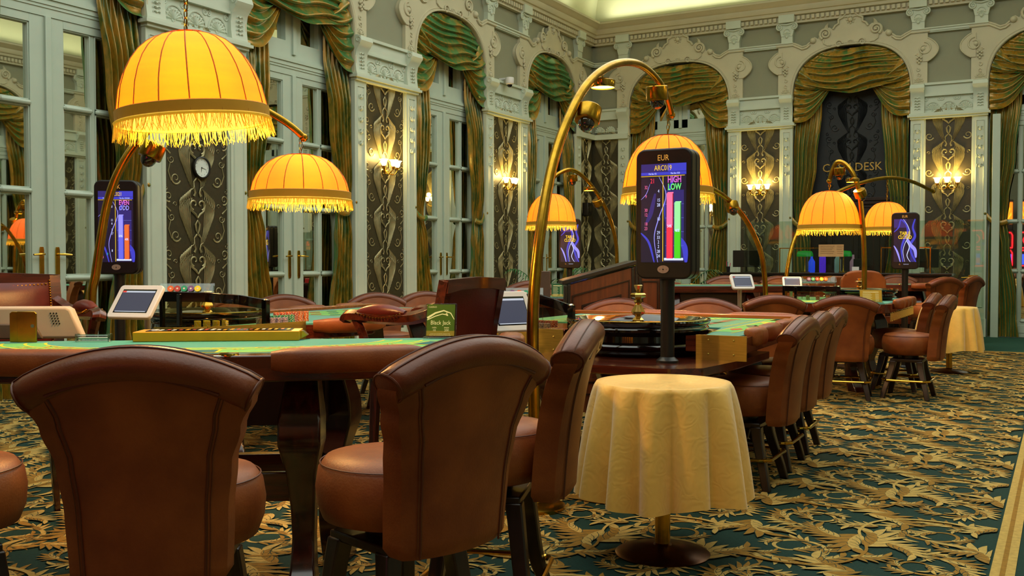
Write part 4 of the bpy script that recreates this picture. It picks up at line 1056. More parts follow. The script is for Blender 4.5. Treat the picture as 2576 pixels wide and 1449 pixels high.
# ================================================================ LAMPS
def light(name, kind, loc, energy, color, size=.1, rot=None, **k):
    l = bpy.data.lights.new(name, kind); l.energy = energy; l.color = color
    if kind == 'AREA': l.size = size; l.shape = k.get('shape', 'SQUARE'); 
    if kind == 'AREA' and 'sy' in k: l.shape = 'RECTANGLE'; l.size_y = k['sy']
    if kind == 'POINT': l.shadow_soft_size = size
    if kind == 'SPOT': l.spot_size = rad(k.get('ang', 90)); l.spot_blend = .6; l.shadow_soft_size = size
    o = bpy.data.objects.new(name, l); COL.objects.link(o); o.location = loc
    if rot: o.rotation_euler = rot
    return o
def shade_parts(root, at, R=.31, h=.40, tilt=(0, 0), chain=.12, nfr=150, power=26, fl=.05, seams=16):
    """at: centre of the rim plane in root space"""
    T = Matrix.Translation(at) @ Matrix.Rotation(tilt[0], 4, 'X') @ Matrix.Rotation(tilt[1], 4, 'Y')
    prof = [(.03, 1.0), (.22, .995), (.30, .985), (.42, .955), (.54, .90), (.66, .815), (.77, .70), (.86, .56), (.93, .40), (.975, .2), (1.0, .06), (1.0, .0)]
    m = MB(); m.T = T
    fn = lambda r, z, a: r*(1 - (.018 if z > .02 else .003)*abs(math.sin(seams/2*a)))
    m.lathe([(r*R, z*h) for r, z in prof][::-1], seams*6, fn=fn, caps=False)
    sh = m.build('lamp_shade', [SHADE], root, angle=180)
    m = MB(); m.T = T
    for k in range(seams):
        a = 2*PI*k/seams; m.tube([(r*R*1.002*math.cos(a), r*R*1.002*math.sin(a), z*h) for r, z in prof], .0028, 4)
    m.lathe([(.03, h*.99), (.075, h*.995), (.08, h*1.005), (.03, h*1.02)], 20)
    m.build('seam_cord', [SEAM], sh)
    m = MB(); m.T = T; m.lathe([(R*1.008, 0), (R*1.012, .052), (R*.998, .055)], 64, caps=False); m.build('ribbon_band', [BAND], sh)
    m = MB(); m.T = T; random.seed(int(R*1000)+nfr)
    for k in range(nfr):
        a = 2*PI*(k+random.uniform(-.35, .35))/nfr; r = R*1.015; L = fl*random.uniform(.82, 1.1); s1 = random.uniform(-.5, .5)*L; s2 = random.uniform(.0, .5)*L
        c, s = math.cos(a), math.sin(a)
        m.tube([(r*c, r*s, .006), ((r+s2*.3)*c - s*s1*.35, (r+s2*.3)*s + c*s1*.35, -L*.5), ((r+s2*.5)*c - s*s1, (r+s2*.5)*s + c*s1, -L)], [.0016*150/nfr+.0011, .0014*150/nfr+.0009, .0008], 3, caps=False)
    m.tube([(R*1.014*math.cos(2*PI*i/48), R*1.014*math.sin(2*PI*i/48), .004) for i in range(49)], .007, 5)
    m.build('fringe', [FRINGE], sh)
    m = MB(); m.T = T
    for k in range(3): a = 2*PI*k/3 + .4; m.sphere((.07*math.cos(a), .07*math.sin(a), .10), .028, 10, 8)
    m.build('bulb', [BULB], sh)
    m = MB(); m.T = T; m.tube([(0, 0, .12), (0, 0, h*1.02)], .012, 8); m.build('lamp_holder', [BRASS], sh)
    top = T @ Vector((0, 0, h*1.02))
    m = MB(); z = top.z; n = max(2, int(chain/.028)); 
    for k in range(n):
        c = top + Vector((0, 0, (k+.5)*chain/n)); v = (k % 2)
        m.tube([c + Vector(((.008*math.sin(q) if v else 0), (0 if v else .008*math.sin(q)), .018*math.cos(q))) for q in [2*PI*i/10 for i in range(11)]], .0028, 4, caps=False)
    m.tube([top, top+Vector((.012, .01, chain*.5)), top+Vector((0, 0, chain))], .003, 4)
    m.build('chain', [BRASS], root)
    w = root.matrix_basis @ (T @ Vector((0, 0, .09)))
    light('lamp_light', 'POINT', w, power*1.9, (1, .56, .18), .06)
def arc_lamp(label, P, shade_at, R, h, r0=.028, r1=.019, tilt=(0, 0), chain=None, **k):
    base = Vector((P[0][0], P[0][1], 0)); root = thing('arc_floor_lamp', base, 0, label, 'floor lamp', 'brass arc floor lamps')
    pts = [Vector((P[0][0], P[0][1], .03))] + [Vector((P[0][0], P[0][1], lerp(.03, P[0][2], .5)))] + [Vector(p) for p in P]
    S = [p - base for p in spline(pts, 6)]; m = MB(); n = len(S)
    m.tube(S, [lerp(r0, r1, max(0, (i/(n-1)-.25)/.75)) for i in range(n)], 14); m.sphere(S[-1], r1*1.25, 10, 8); m.lathe([(r1*1.2, 0), (r1*1.2, .02)], 10, tuple(S[-1]-Vector((0, 0, .01))))
    m.build('arc_pole', [BRASS], root, angle=60)
    m = MB(); m.lathe([(.001, 0), (.16, 0), (.16, .02), (.14, .03), (.05, .04), (.035, .06)], 40); m.build('base', [BRASS], root)
    if shade_at is not None:
        at = Vector(shade_at) - base; top = at.z + h*1.02; k.pop('tipchain', 0); tip = S[-1]
        shade_parts(root, tuple(at), R, h, tilt, chain if chain else max(.04, tip.z - top), **k)
    return root
# A: over the near table, its arc leaves through the top of the frame
arc_lamp('brass arc lamp holding the largest fringed amber shade over the near blackjack table', [(-4.1, 2.1, .9), (-4.1, 2.1, 1.8), (-3.95, 2.18, 2.5), (-3.7, 2.45, 2.85), (-3.4, 2.7, 2.92), (-3.18, 2.86, 2.86), (-3.11, 2.89, 2.72)],
         (-3.11, 2.89, 1.825), .300, .36, tilt=(rad(3.5), rad(-3)), nfr=420, power=34, fl=.06)
arc_lamp('brass arc lamp rising left of the clock, holding the wide shallow amber shade', [(-4.56, 3.51, 1.04), (-4.55, 3.53, 1.19), (-4.53, 3.55, 1.38), (-4.51, 3.58, 1.58), (-4.48, 3.63, 1.75), (-4.43, 3.71, 1.91), (-4.34, 3.84, 2.08), (-4.22, 4.02, 2.18), (-4.12, 4.18, 2.19), (-4.02, 4.34, 2.11), (-3.96, 4.42, 2.05), (-3.92, 4.48, 1.99)],
         (-3.93, 4.46, 1.615), .292, .27, r0=.024, r1=.02, nfr=260, power=26)
arc_lamp('tall thick brass arc lamp in the middle, its shade behind the big display', [(-2.35, 4.42, .49), (-2.35, 4.4, .85), (-2.35, 4.42, 1.13), (-2.35, 4.5, 1.46), (-2.35, 4.63, 1.78), (-2.34, 4.79, 2.03), (-2.34, 5.03, 2.25), (-2.33, 5.35, 2.41), (-2.32, 5.7, 2.48), (-2.32, 6.01, 2.45), (-2.31, 6.19, 2.36), (-2.31, 6.3, 2.24)],
         (-2.33, 6.28, 1.70), .30, .40, r0=.031, r1=.02, nfr=260, power=30)
arc_lamp('small brass arc lamp beyond the tall arc pole, its shade above a closed table display', [(-5.24, 12.21, 1.25), (-5.25, 12.17, 1.57), (-5.29, 12.04, 1.88), (-5.35, 11.87, 2.11), (-5.43, 11.62, 2.33), (-5.51, 11.37, 2.43), (-5.58, 11.15, 2.37), (-5.64, 10.98, 2.25)],
         (-5.60, 10.98, 1.70), .31, .40, r0=.026, r1=.026, nfr=140, power=26)
arc_lamp('brass arc pole curving left in front of the wallpaper, right of the big display', [(-2.65, 9.98, .93), (-2.66, 9.95, 1.17), (-2.68, 9.88, 1.37), (-2.74, 9.7, 1.61), (-2.81, 9.51, 1.78), (-2.88, 9.29, 1.89), (-2.94, 9.11, 1.95), (-3.04, 8.82, 2.03), (-3.13, 8.54, 2.03)],
         (-3.13, 8.54, 1.60), .23, .30, r0=.026, r1=.026, nfr=120, power=20)
arc_lamp('brass arc lamp sweeping right across the cash desk panel, with a bright orange shade', [(-2.97, 12.08, .86), (-2.94, 12.12, 1.25), (-2.89, 12.22, 1.54), (-2.79, 12.41, 1.81), (-2.62, 12.72, 2.05), (-2.37, 13.19, 2.24), (-2.07, 13.74, 2.36), (-1.83, 14.18, 2.34), (-1.59, 14.62, 2.22)],
         (-2.06, 13.76, 1.66), .30, .38, r0=.026, r1=.024, nfr=130, power=26, tipchain=False, chain=.31)
arc_lamp('straight poled brass arc lamp behind the far roulette wheel, holding a pale fringed shade', [(-1.76, 10.36, .89), (-1.76, 10.36, 1.29), (-1.78, 10.36, 1.65), (-1.81, 10.36, 1.93), (-1.87, 10.36, 2.13), (-1.95, 10.37, 2.24), (-2.03, 10.37, 2.27), (-2.08, 10.37, 2.19), (-2.11, 10.37, 2.08)],
         (-2.11, 10.37, 1.58), .31, .395, r0=.026, r1=.022, nfr=160, power=26)
# small fittings clipped to the arcs
CAM0 = []
def dome_cam(loc, tilt, rz, label, s=1.):
    if not CAM0:
        root = thing('dome_camera', (0, 0, 0), 0, label, 'camera', 'dome cameras on the arc lamps'); CAM0.append(root)
        m = MB(); m.lathe([(.001, .05), (.066, .05), (.07, .045), (.07, -.035), (.066, -.042), (.05, -.045)][::-1], 36); m.build('housing', [BRASS], root)
        m = MB(); m.lathe([(.001, -.098), (.02, -.094), (.036, -.08), (.045, -.06), (.047, -.043)], 24); m.build('dome', [pm('smoked_dome', '#241a12', .05, spec=.8, coat=1)], root)
    else: root = dup(CAM0[0], (0, 0, 0), 0, label)
    root.location = loc; root.rotation_euler = (tilt, 0, rz); root.scale = (s, s, s)
dome_cam((-2.30, 6.00, 2.335), .12, 0, 'dome camera near the top right end of the tall middle arc lamp', 1.)
dome_cam((-2.29, 4.93, 2.06), -.45, 0, 'tilted dome camera on the rising side of the tall middle arc lamp')
dome_cam((-4.28, 3.68, 1.85), -.4, -.6, 'dome camera just under the largest lampshade', .9)
dome_cam((-2.01, 10.37, 2.17), .1, 0, 'dome camera under the small arch of the straight pole lamp', .85)
dome_cam((-1.80, 10.33, 1.94), .5, -.5, 'round dome camera facing forward on the straight pole, right of the pale shade', .85)
dome_cam((-2.83, 9.42, 1.79), -.45, .9, 'dome camera on the arc pole right of the big display', .9)
dome_cam((-5.55, 11.48, 2.33), .1, 0, 'dome camera under the top of the small arc lamp beyond the tall pole', .95)
dome_cam((-5.36, 11.85, 2.03), .5, -.3, 'round dome camera on the rising side of the small arc lamp beyond the tall pole', .95)
SP0 = []
def spot(loc, top, label, s=1.):
    if not SP0:
        root = thing('round_downlight', (0, 0, 0), 0, label, 'light', 'round downlights on the arc lamps'); SP0.append(root)
        m = MB(); m.lathe([(.066, -.018), (.072, .0), (.072, .022), (.06, .03), (.001, .032)], 32, caps=False); m.tube([(0, 0, .03), (0, 0, top)], .005, 6); m.build('housing', [BRASSP], root)
        m = MB(); m.lathe([(.001, -.012), (.068, -.012)], 32, caps=False); m.build('diffuser', [glow('downlight_glow', '#ffc24a', 14.)], root)
    else: root = dup(SP0[0], (0, 0, 0), 0, label)
    root.location = loc; root.scale = (s, s, s)
    light('downlight_lamp', 'SPOT', (loc[0], loc[1], loc[2]-.03), 12*s, (1, .68, .3), .05, ang=120)
spot((-2.34, 5.24, 2.28), .10, 'glowing round downlight hanging inside the tall middle arc')
spot((-5.42, 11.70, 2.20), .10, 'glowing round downlight on the small arc lamp beyond the tall pole')
spot((-1.88, 10.36, 2.075), .06, 'glowing round downlight beside the straight pole lamp top', .9)

# ---------------------------------------------------------------- wall sconces
SC = []
TUL = glow('sconce_tulip_glass', '#ffe09a', 7.)
def sconce(side, c, label):
    l, r = wallT(side, c)
    if not SC:
        root = thing('wall_sconce', (0, 0, 0), 0, label, 'wall lamp', 'triple wall sconces'); SC.append(root)
        m = MB(); m.lathe([(.001, 0), (.05, 0), (.045, .02), (.02, .03)], 20); m.T = Matrix.Rotation(-PI/2, 4, 'X'); m.v = [tuple(m.T @ Vector(p)) for p in m.v]; m.T = Matrix.Translation((0, 0, 0))
        for s in (-1, 0, 1):
            m.tube(spline([(0, .02, 0), (s*.05, .08, -.07), (s*.13, .10, -.06), (s*.16, .12+.05*(s == 0), .0)], 5), .007, 6)
            m.lathe([(.008, -.01), (.024, .0), (.026, .03), (.012, .035)], 12, (s*.16, .12+.05*(s == 0), .0))
        m.build('bracket', [BRASSP], root)
        for s in (-1, 0, 1):
            m = MB(); m.lathe([(.02, .035), (.034, .05), (.040, .08), (.046, .105), (.062, .125)], 24, (s*.16, .12+.05*(s == 0), 0), caps=False, fn=lambda r, z, a: r*(1 + (.10*math.sin(6*a) if r > .05 else 0)))
            m.build('glass_shade', [TUL], root)
    else: root = dup(SC[0], (0, 0, 0), 0, label)
    root.location = (l[0], l[1], 2.56); root.rotation_euler = (0, 0, r)
    f = {'left': (1, 0), 'back': (0, -1), 'right': (-1, 0)}[side]; t = {'left': (0, 1), 'back': (1, 0), 'right': (0, 1)}[side]
    for s in (-1, 1): light('sconce_light', 'POINT', (l[0]+f[0]*.13+t[0]*.12*s, l[1]+f[1]*.13+t[1]*.12*s, 2.74), 17, (1, .66, .18), .04)
sconce('left', 11.275, 'lit triple tulip sconce on the wallpaper behind the middle of the left wall')
sconce('left', 14.715, 'lit triple tulip sconce on the second wallpaper pier, nearest the room corner')
sconce('back', -4.97, 'lit triple tulip sconce on the wallpaper left of the cash desk panel')
sconce('back', -1.76, 'lit triple tulip sconce on the wallpaper right of the cash desk panel')
for y in (7.825, 11.275): sconce('right', y, 'lit sconce on the opposite wall, seen reflected in the door panes')
# ================================================================ DISPLAY KIOSKS
SCN = [glow('screen_navy', '#0d0b2a', 1.), glow('screen_pink', '#e86a9a', 1.1), glow('screen_white_blue', '#c9d4ff', 1.3), glow('screen_yellow', '#ffd21e', 1.1), glow('bar_red', '#f0304a', 1.1), glow('bar_green', '#48d01e', 1.1), glow('screen_blue', '#3b3fc8', 1.), glow('screen_lilac', '#8f8be8', 1.2), glow('header_orange', '#e6a040', .9), glow('screen_magenta', '#d766c8', 1.1), glow('screen_lime', '#6ef07a', 1.1), glow('bar_blue', '#6a6cf0', 1.), glow('bar_orange', '#f07030', 1.), glow('screen_cyan', '#20e0b0', 1.), glow('bar_red_light', '#ff6f9f', 1.1), glow('bar_green_light', '#9af0a0', 1.1), glow('bar_red_shadow', '#a01525', .8), glow('bar_green_shadow', '#2c8a14', .8), glow('screen_violet', '#2a2470', 1.), glow('screen_grid', '#6f7fd8', 1.)]
def kiosk(label, loc, rz, zb, data, rear=None, polebase=0.):
    root = thing('display_kiosk', loc, rz, label, 'screen', 'digital table displays'); zc = 1.505 - loc[2]
    def rr(w, h, r, n=6):
        P = []
        for (cx, cz, a0) in ((w/2-r, h/2-r, 0), (-w/2+r, h/2-r, 90), (-w/2+r, -h/2+r, 180), (w/2-r, -h/2+r, 270)):
            for k in range(n+1): a = rad(a0+90*k/n); P.append((cx + r*math.cos(a), zc + cz + r*math.sin(a)))
        return P
    m = MB()
    for y0, y1 in ((-.066, -.003), (.003, .066)): m.plate(rr(.305, .67, .05)[::-1], y1, y0)
    m.plate(rr(.295, .66, .05)[::-1], .01, -.01)
    h = m.build('housing', [BLKP], root, bevel=.014, seg=3)
    def front(y, sg, d, nm):
        g = MB()
        def R(x0, y0, x1, y1, lay, mi):   # normalised, y down
            X = lambda q: (-.122 + .244*q)*(1 if sg < 0 else -1); Z = lambda q: zc + .256 - .505*q
            g.add([(X(x0), y + sg*.0006*lay, Z(y1)), (X(x1), y + sg*.0006*lay, Z(y1)), (X(x1), y + sg*.0006*lay, Z(y0)), (X(x0), y + sg*.0006*lay, Z(y0))], [(0, 1, 2, 3)], mi)
        def T(s, x, yy, size, lay, mi, al='CENTER', b=0, sx=1.): puttext(g, s, (-.122 + .244*x)*(1 if sg < 0 else -1), zc + .256 - .505*yy, size, y + sg*.0006*lay, mi, al, sx*.72, b, front=sg)
        def C(P, w, lay, mi):
            X = lambda q: (-.122 + .244*q)*(1 if sg < 0 else -1); Z = lambda q: zc + .256 - .505*q
            q = [(clamp(p.x), clamp(p.y)) for p in spline([(a, b, 0) for a, b in P], 6)]
            g.ribbon([(X(a), Z(b)) for a, b in q], lambda t: w*(.3+.7*math.sin(PI*clamp(.05+.9*t))), 0, y + sg*.0006*lay, mi)
        R(0, 0, 1, 1, 1, 0)
        if d == 'closed':
            R(.0, 0, .55, .2, 1.4, 18); R(.75, .7, 1, 1, 1.4, 18)
            C([(.30, 0), (.55, .12), (.62, .3), (.45, .5), (.35, .7), (.42, 1)], .013, 2, 6); C([(.42, 0), (.62, .15), (.72, .35), (.52, .55), (.42, .75), (.5, 1)], .003, 3, 2)
            C([(.95, .0), (.85, .2), (.95, .4), (.75, .6), (.8, .8), (1, 1)], .014, 2, 6); C([(.6, .45), (.75, .6), (.95, .72), (1, .9)], .02, 2.5, 7)
            C([(0, .62), (.12, .72), (.22, .85), (.3, 1)], .010, 2, 7); C([(0, .3), (.2, .2), (.28, .05), (.3, 0)], .008, 2, 6)
            C([(.55, .5), (.7, .65), (.6, .85), (.75, 1)], .004, 4, 2)
            T('TABLE', .5, .335, .056, 9, 3, b=.02); T('CLOSED', .5, .425, .056, 9, 3, b=.02)
        else:
            hd, code, mn, mx, n1, n2, w1, w2, c1, c2, b1, b2, p1, p2, h1, h2, zs = d
            R(0, 0, 1, .1, 1.5, 18); R(0, .085, 1, .115, 2, 6); R(.6, 0, 1, .08, 2, 6)
            T(code, .49, .045, .038, 4, 3); T('Min Bet: '+mn, .26, .101, .0125, 4, 2); T('Max Bet: '+mx, .76, .101, .0125, 4, 2)
            R(0, .122, .97, .127, 4, 3); R(.485, .13, .498, .99, 4, 3)
            C([(.4, .13), (.56, .32), (.4, .55), (.3, .75), (.38, 1)], .0025, 3, 7); C([(0, .36), (.12, .3), (.2, .2)], .0015, 3, 7); C([(0, .7), (.18, .8), (.3, 1)], .006, 2.5, 6); C([(.32, .3), (.22, .5), (.12, .6)], .012, 2.2, 18)
            C([(.75, .13), (.6, .3), (.55, .5), (.62, .8)], .008, 2.2, 6); R(.54, .27, .95, .98, 2.4, 18); C([(.85, .75), (.97, .85), (1, 1)], .015, 2.6, 6)
            for k in range(5): R(.54, .41+.14*k, .95, .413+.14*k, 2.8, 19)
            for s, x, yy, k in n1: T(s, x, yy, .034 if k else .024, 5, 4 if k else 1, b=.008)
            for s, x, yy, k in n2: T(s, x, yy, .024, 5, 13 if k else 2)
            T(w1, .745, .165, .046, 5, c1, b=.025, sx=.92); T(w2, .745, .24, .046, 5, c2, b=.025, sx=.92)
            R(.52, .955, .94, .98, 4, 2)
            for (xa, xb, hh, ca, cb, cs) in ((.575, .705, h1, *b1), (.745, .875, h2, *b2)):
                R(xa, hh, xb, (hh+.96)/2, 5, ca); R(xa, (hh+.96)/2, xb, .96, 5, cb); R(xb, hh+.006, xb+.02, .96, 5, cs); R(xa+.02, hh-.01, xb+.02, hh+.003, 5.5, ca)
            T(p1, .64, .635, .020, 7, 2, b=.02); T(p2, .81, .68, .020, 7, 2, b=.02)
        nmh = 'EUR' if d == 'closed' else hd
        T(nmh, .49, -.058, .042, 1, 8, sx=1.15)
        if d == 'closed': 
            T('TCSJOHNHUXLEY', .56, 1.055, .0105, 1, 2); P = [(-.055*(1 if sg < 0 else -1) + .007*math.cos(a), zc - .277 + .007*math.sin(a)) for a in [rad(60+28*k) for k in range(11)]]; g.ribbon(P, lambda t: .001, 0, y, 8)
        g.build(nm, SCN, root, smooth=False)
        if d != 'closed':
            b = MB(); b.plate([(.031*math.cos(2*PI*k/24), zc - .285 + .02*math.sin(2*PI*k/24)) for k in range(24)][::-1 if True else 1], y, y+sg*.003)
            for dx, dz in ((0, 0), (.018, 0), (-.018, 0), (0, .013), (0, -.013)): b.sphere((dx, y+sg*.003, zc-.285+dz), .004 if dx == dz == 0 else .0015, 8, 5, 1)
            b.build('button_plate', [pm('button_plate_tan', '#a88a78', .5), BLKP], root, smooth=False)
    front(-.0668, -1, data, 'screen')
    if rear: front(.0668, 1, rear, 'rear_screen')
    m = MB(); z1 = 1.18 - loc[2]
    m.lathe([(.058, polebase), (.058, polebase+.012), (.042, polebase+.025), (.036, polebase+.03), (.036, z1-.02), (.04, z1-.02), (.042, z1)], 28); m.build('pole', [BLKP], root)
    return root
S2D = ('EUR', 'ARC019', '€2', '€50', [('21', .26, .175, 1), ('32', .115, .237, 0), ('9', .115, .33, 0), ('30', .115, .47, 0), ('12', .115, .517, 0), ('18', .115, .61, 0), ('23', .115, .656, 0)],
       [('4', .395, .278, 0), ('15', .395, .37, 0), ('28', .395, .418, 0), ('10', .395, .56, 0), ('29', .395, .70, 0), ('33', .395, .748, 0), ('2', .395, .795, 0), ('2', .395, .84, 0), ('28', .395, .89, 0), ('24', .395, .936, 0)],
       'HIGH', 'LOW', 9, 10, (14, 4, 16), (15, 5, 17), '54%', '46%', .30, .395, 0)
S1D = ('CZK', 'ARC021', 'CZK50', 'CZK2000', [('1', .3, .19, 1), ('4', .14, .36, 0), ('3', .115, .65, 0), ('19', .115, .697, 0), ('1', .115, .745, 0), ('25', .115, .79, 0), ('30', .115, .93, 0)],
       [('8', .395, .22, 0), ('11', .395, .41, 0), ('6', .395, .457, 0), ('0', .26, .505, 1), ('2', .395, .55, 0), ('17', .395, .60, 0), ('8', .395, .84, 0), ('0', .26, .885, 1)],
       'EVEN', 'ODD', 9, 7, (7, 11, 6), (12, 12, 16), '57%', '43%', .34, .48, 0)
kiosk('large display kiosk reading EUR ARC019 with red and green HIGH LOW bars', (-1.80, 4.86, .735), 0., 0, S2D, rear=S2D)
kiosk('display kiosk reading ARC021 EVEN ODD behind the left arc pole', (-5.93, 4.8, 0), rad(33), 0, S1D)
kiosk('display kiosk reading TABLE CLOSED half under the small shade beyond the tall arc pole', (-5.88, 12.08, 0), rad(28), 0, 'closed')
kiosk('display kiosk reading EUR TABLE CLOSED on a tall black pole right of the cash desk', (-1.66, 12.5, 0), rad(3), 0, 'closed')

# ================================================================ ARMCHAIRS
def armchair(label, loc, rz, first=[]):
    root = thing('croupier_armchair', loc, rz, label, 'chair', 'croupier armchairs')
    if first:
        for ch in kids(first[0]):
            c = ch.copy(); COL.objects.link(c); c.parent = root
            for g in kids(ch): d = g.copy(); COL.objects.link(d); d.parent = c
        return root
    first.append(root)
    f = MB()
    for s in (-1, 1):
        f.tube([(s*.25, -.20, .74), (s*.25, -.225, .95), (s*.25, -.275, 1.19)], .035, 4, rot=PI/4)
        f.tube(spline([(s*.255, -.24, 1.06), (s*.29, -.12, 1.015), (s*.30, .05, 1.01), (s*.30, .2, 1.015), (s*.295, .27, 1.01), (s*.29, .285, .99)], 5), .032, 6, sy=1.1)
        f.tube(spline([(s*.30, .22, 1.0), (s*.295, .17, .90), (s*.285, .2, .81), (s*.27, .22, .74)], 4), .024, 6)
    f.plate([(-.272, 1.13), (-.15, 1.145), (0, 1.15), (.15, 1.145), (.272, 1.13), (.268, 1.195), (0, 1.206), (-.268, 1.195)][::-1], -.30, -.25)
    f.box(-.25, .25, -.235, -.19, .80, .86)
    fr = f.build('frame', [MAHOG], root, bevel=.008)
    b = MB(); b.grid(10, 12, lambda i, j: (-.225 + .45*i, lerp(-.20, -.242, j) + .03*math.sin(PI*i)**.5*math.sin(PI*j)**.5, .86 + .295*j)); b.grid(10, 12, lambda i, j: (.225 - .45*i, lerp(-.235, -.285, j), .86 + .31*j))
    bp = b.build('back_cushion', [OXBL], root, angle=180)
    n = MB()
    for k in range(25):
        t = k/24
        for s in (-1, 1): n.sphere((s*.222, lerp(-.195, -.238, t), .865 + .30*t), .0052, 6, 4)
        n.sphere((-.222 + .444*t, -.236, 1.150 - .012*math.sin(PI*t)), .0052, 6, 4)
    n.build('brass_nails', [BRASSP], bp)
    for s in (-1, 1):
        a = MB(); R = []
        for k in range(13):
            t = k/12; y = lerp(-.08, .20, t); w = .036*math.sin(PI*clamp(.06+.88*t))**.4; hh = .042*math.sin(PI*clamp(.04+.92*t))**.6
            R.append([(s*.30 + w*math.cos(q), y, 1.035 + hh*(math.sin(q) if math.sin(q) > 0 else math.sin(q)*.7)) for q in [2*PI*j/12 for j in range(12)]])
        a.rings(R); ap = a.build('arm_pad', [OXBL], root, angle=60)
        for q in (-1, 1):
            n = MB()
            for k in range(16): t = k/15; n.sphere((s*.30 + q*.037, lerp(-.07, .19, t), 1.032 - .022*math.sin(PI*t)), .0045, 6, 4)
            n.build('brass_nails', [BRASSP], ap)
    c = MB(); c.rings([[(x*k, .01 + y*k2, z) for x, y in [(-.25, -.22), (.25, -.22), (.265, .22), (.2, .26), (-.2, .26), (-.265, .22)]] for k, k2, z in ((.9, .9, .75), (1, 1, .77), (1.02, 1.02, .82), (.95, .95, .85), (.6, .6, .862))])
    c.build('seat', [OXBL], root, bevel=.012, seg=3)
    for sx in (-1, 1):
        for sy in (-1, 1):
            l = MB(); l.tube([(sx*.2, sy*.17, .76), (sx*.21, sy*.18, .4), (sx*.24, sy*.22, 0)], [.03, .026, .02], 4, rot=PI/4); l.build('leg', [MAHOGV], root, bevel=.004)
    return root
armchair('oxblood studded leather armchair at the left edge behind the near blackjack table', (-4.30, 2.89, 0), rad(-110))
armchair('dark high backed armchair seen from behind in the middle, brass nailed arm to its left', (-2.80, 4.12, -.02), rad(90))

# far tan armchairs (shield backs)
def tanchair(label, loc, rz, w, first=[]):
    root = thing('tan_armchair', loc, rz, label, 'chair', 'tan dealer chairs')
    b = MB(); H = 1.16
    def zt(u): return H - .0 - .07*abs(u)**3 - (.05 if abs(u) > .85 else 0)
    b.rings([[(-.25+.5*i/12, -.22 + .05*(1 if q else -1) - .06*k/6, lerp(.55, zt(-1+2*i/12), k/6)) for q, rng in ((0, range(13)), (1, range(12, -1, -1))) for i in rng] for k in range(7)])
    b.build('backrest', [LEATH], root, bevel=.02, seg=3)
    c = MB(); c.lathe([(.001, .5), (.22, .5), (.25, .53), (.25, .6), (.22, .63), (.001, .64)], 24); c.build('seat', [LEATH], root)
    for s in (-1, 1): a = MB(); a.tube(spline([(s*.27, -.2, .85), (s*.29, 0, .83), (s*.27, .2, .8)], 4), .04, 8); a.build('arm', [LEATH], root)
    l = MB(); l.lathe([(.25, 0), (.25, .03), (.04, .05), (.04, .5)], 20); l.build('pedestal', [LEGW], root)
    return root
tanchair('tan shield backed chair seen from behind, right of the far brass wheel pole', (-2.12, 12.1, 0), rad(20), .5)
tanchair('lower tan chair half hidden left of the far brass wheel pole', (-2.65, 13.0, -.08), rad(30), .5)

# ================================================================ PODIUM
pr = thing('wooden_podium', (-3.3, 7.55, 0), rad(30), 'walnut supervisor podium with sloping black top and framed panels, left of the big display', 'podium')
m = MB()
m.rings([[(x, -.02, 0), (x, .5, 0), (x, .5, z1), (x, -.02, z1)] for x, z1 in ((-.36, 1.06), (.20, 1.215), (.42, 1.23))]); m.build('cabinet', [WALNUT], pr, smooth=False)
m = MB()
for y0, y1 in ((-.045, .53),): m.rings([[(x, y0, z), (x, y1, z), (x, y1, z+.035), (x, y0, z+.035)] for x, z in ((-.40, 1.065), (.20, 1.232), (.44, 1.24))])
for x, zt in ((-.375, 1.06), (-.345, 1.07), (.185, 1.21), (.215, 1.22), (.245, 1.225), (.42, 1.235)): m.box(x-.012, x+.012, -.045, .0, 0, zt)
m.build('black_top_and_pilasters', [BLKP], pr, bevel=.004)
m = MB()
def frame4(x0, x1, z0, za, zb, y, w, mi):
    P = [(x0, z0), (x1, z0), (x1, zb), (x0, za)]; Q = [(x0+w, z0+w), (x1-w, z0+w), (x1-w, zb-w*1.1), (x0+w, za-w*.9)]
    for i in range(4):
        j = (i+1) % 4; a, b, c, d = P[i], P[j], Q[j], Q[i]; m.add([(p[0], y, p[1]) for p in (a, b, c, d)] + [(p[0], y+.012, p[1]) for p in (a, b, c, d)], [(0, 1, 2, 3), (0, 4, 5, 1), (3, 2, 6, 7)], mi)
frame4(-.32, .16, .15, .98, 1.11, -.032, .012, 1); frame4(-.24, .09, .25, .90, .99, -.034, .014, 1); frame4(-.23, .08, .26, .88, .97, -.03, .03, 0); frame4(.26, .40, .15, 1.1, 1.1, -.03, .012, 1)
m.build('raised_panel', [WALNUT, WALNUTD], pr, smooth=False)
m = MB(); m.tube([(.28+.03*math.cos(a), .1, 1.275+.05*math.sin(a)) for a in [PI*k/10 for k in range(11)]], .006, 6); m.build('brass_hoop', [BRASSP], pr)

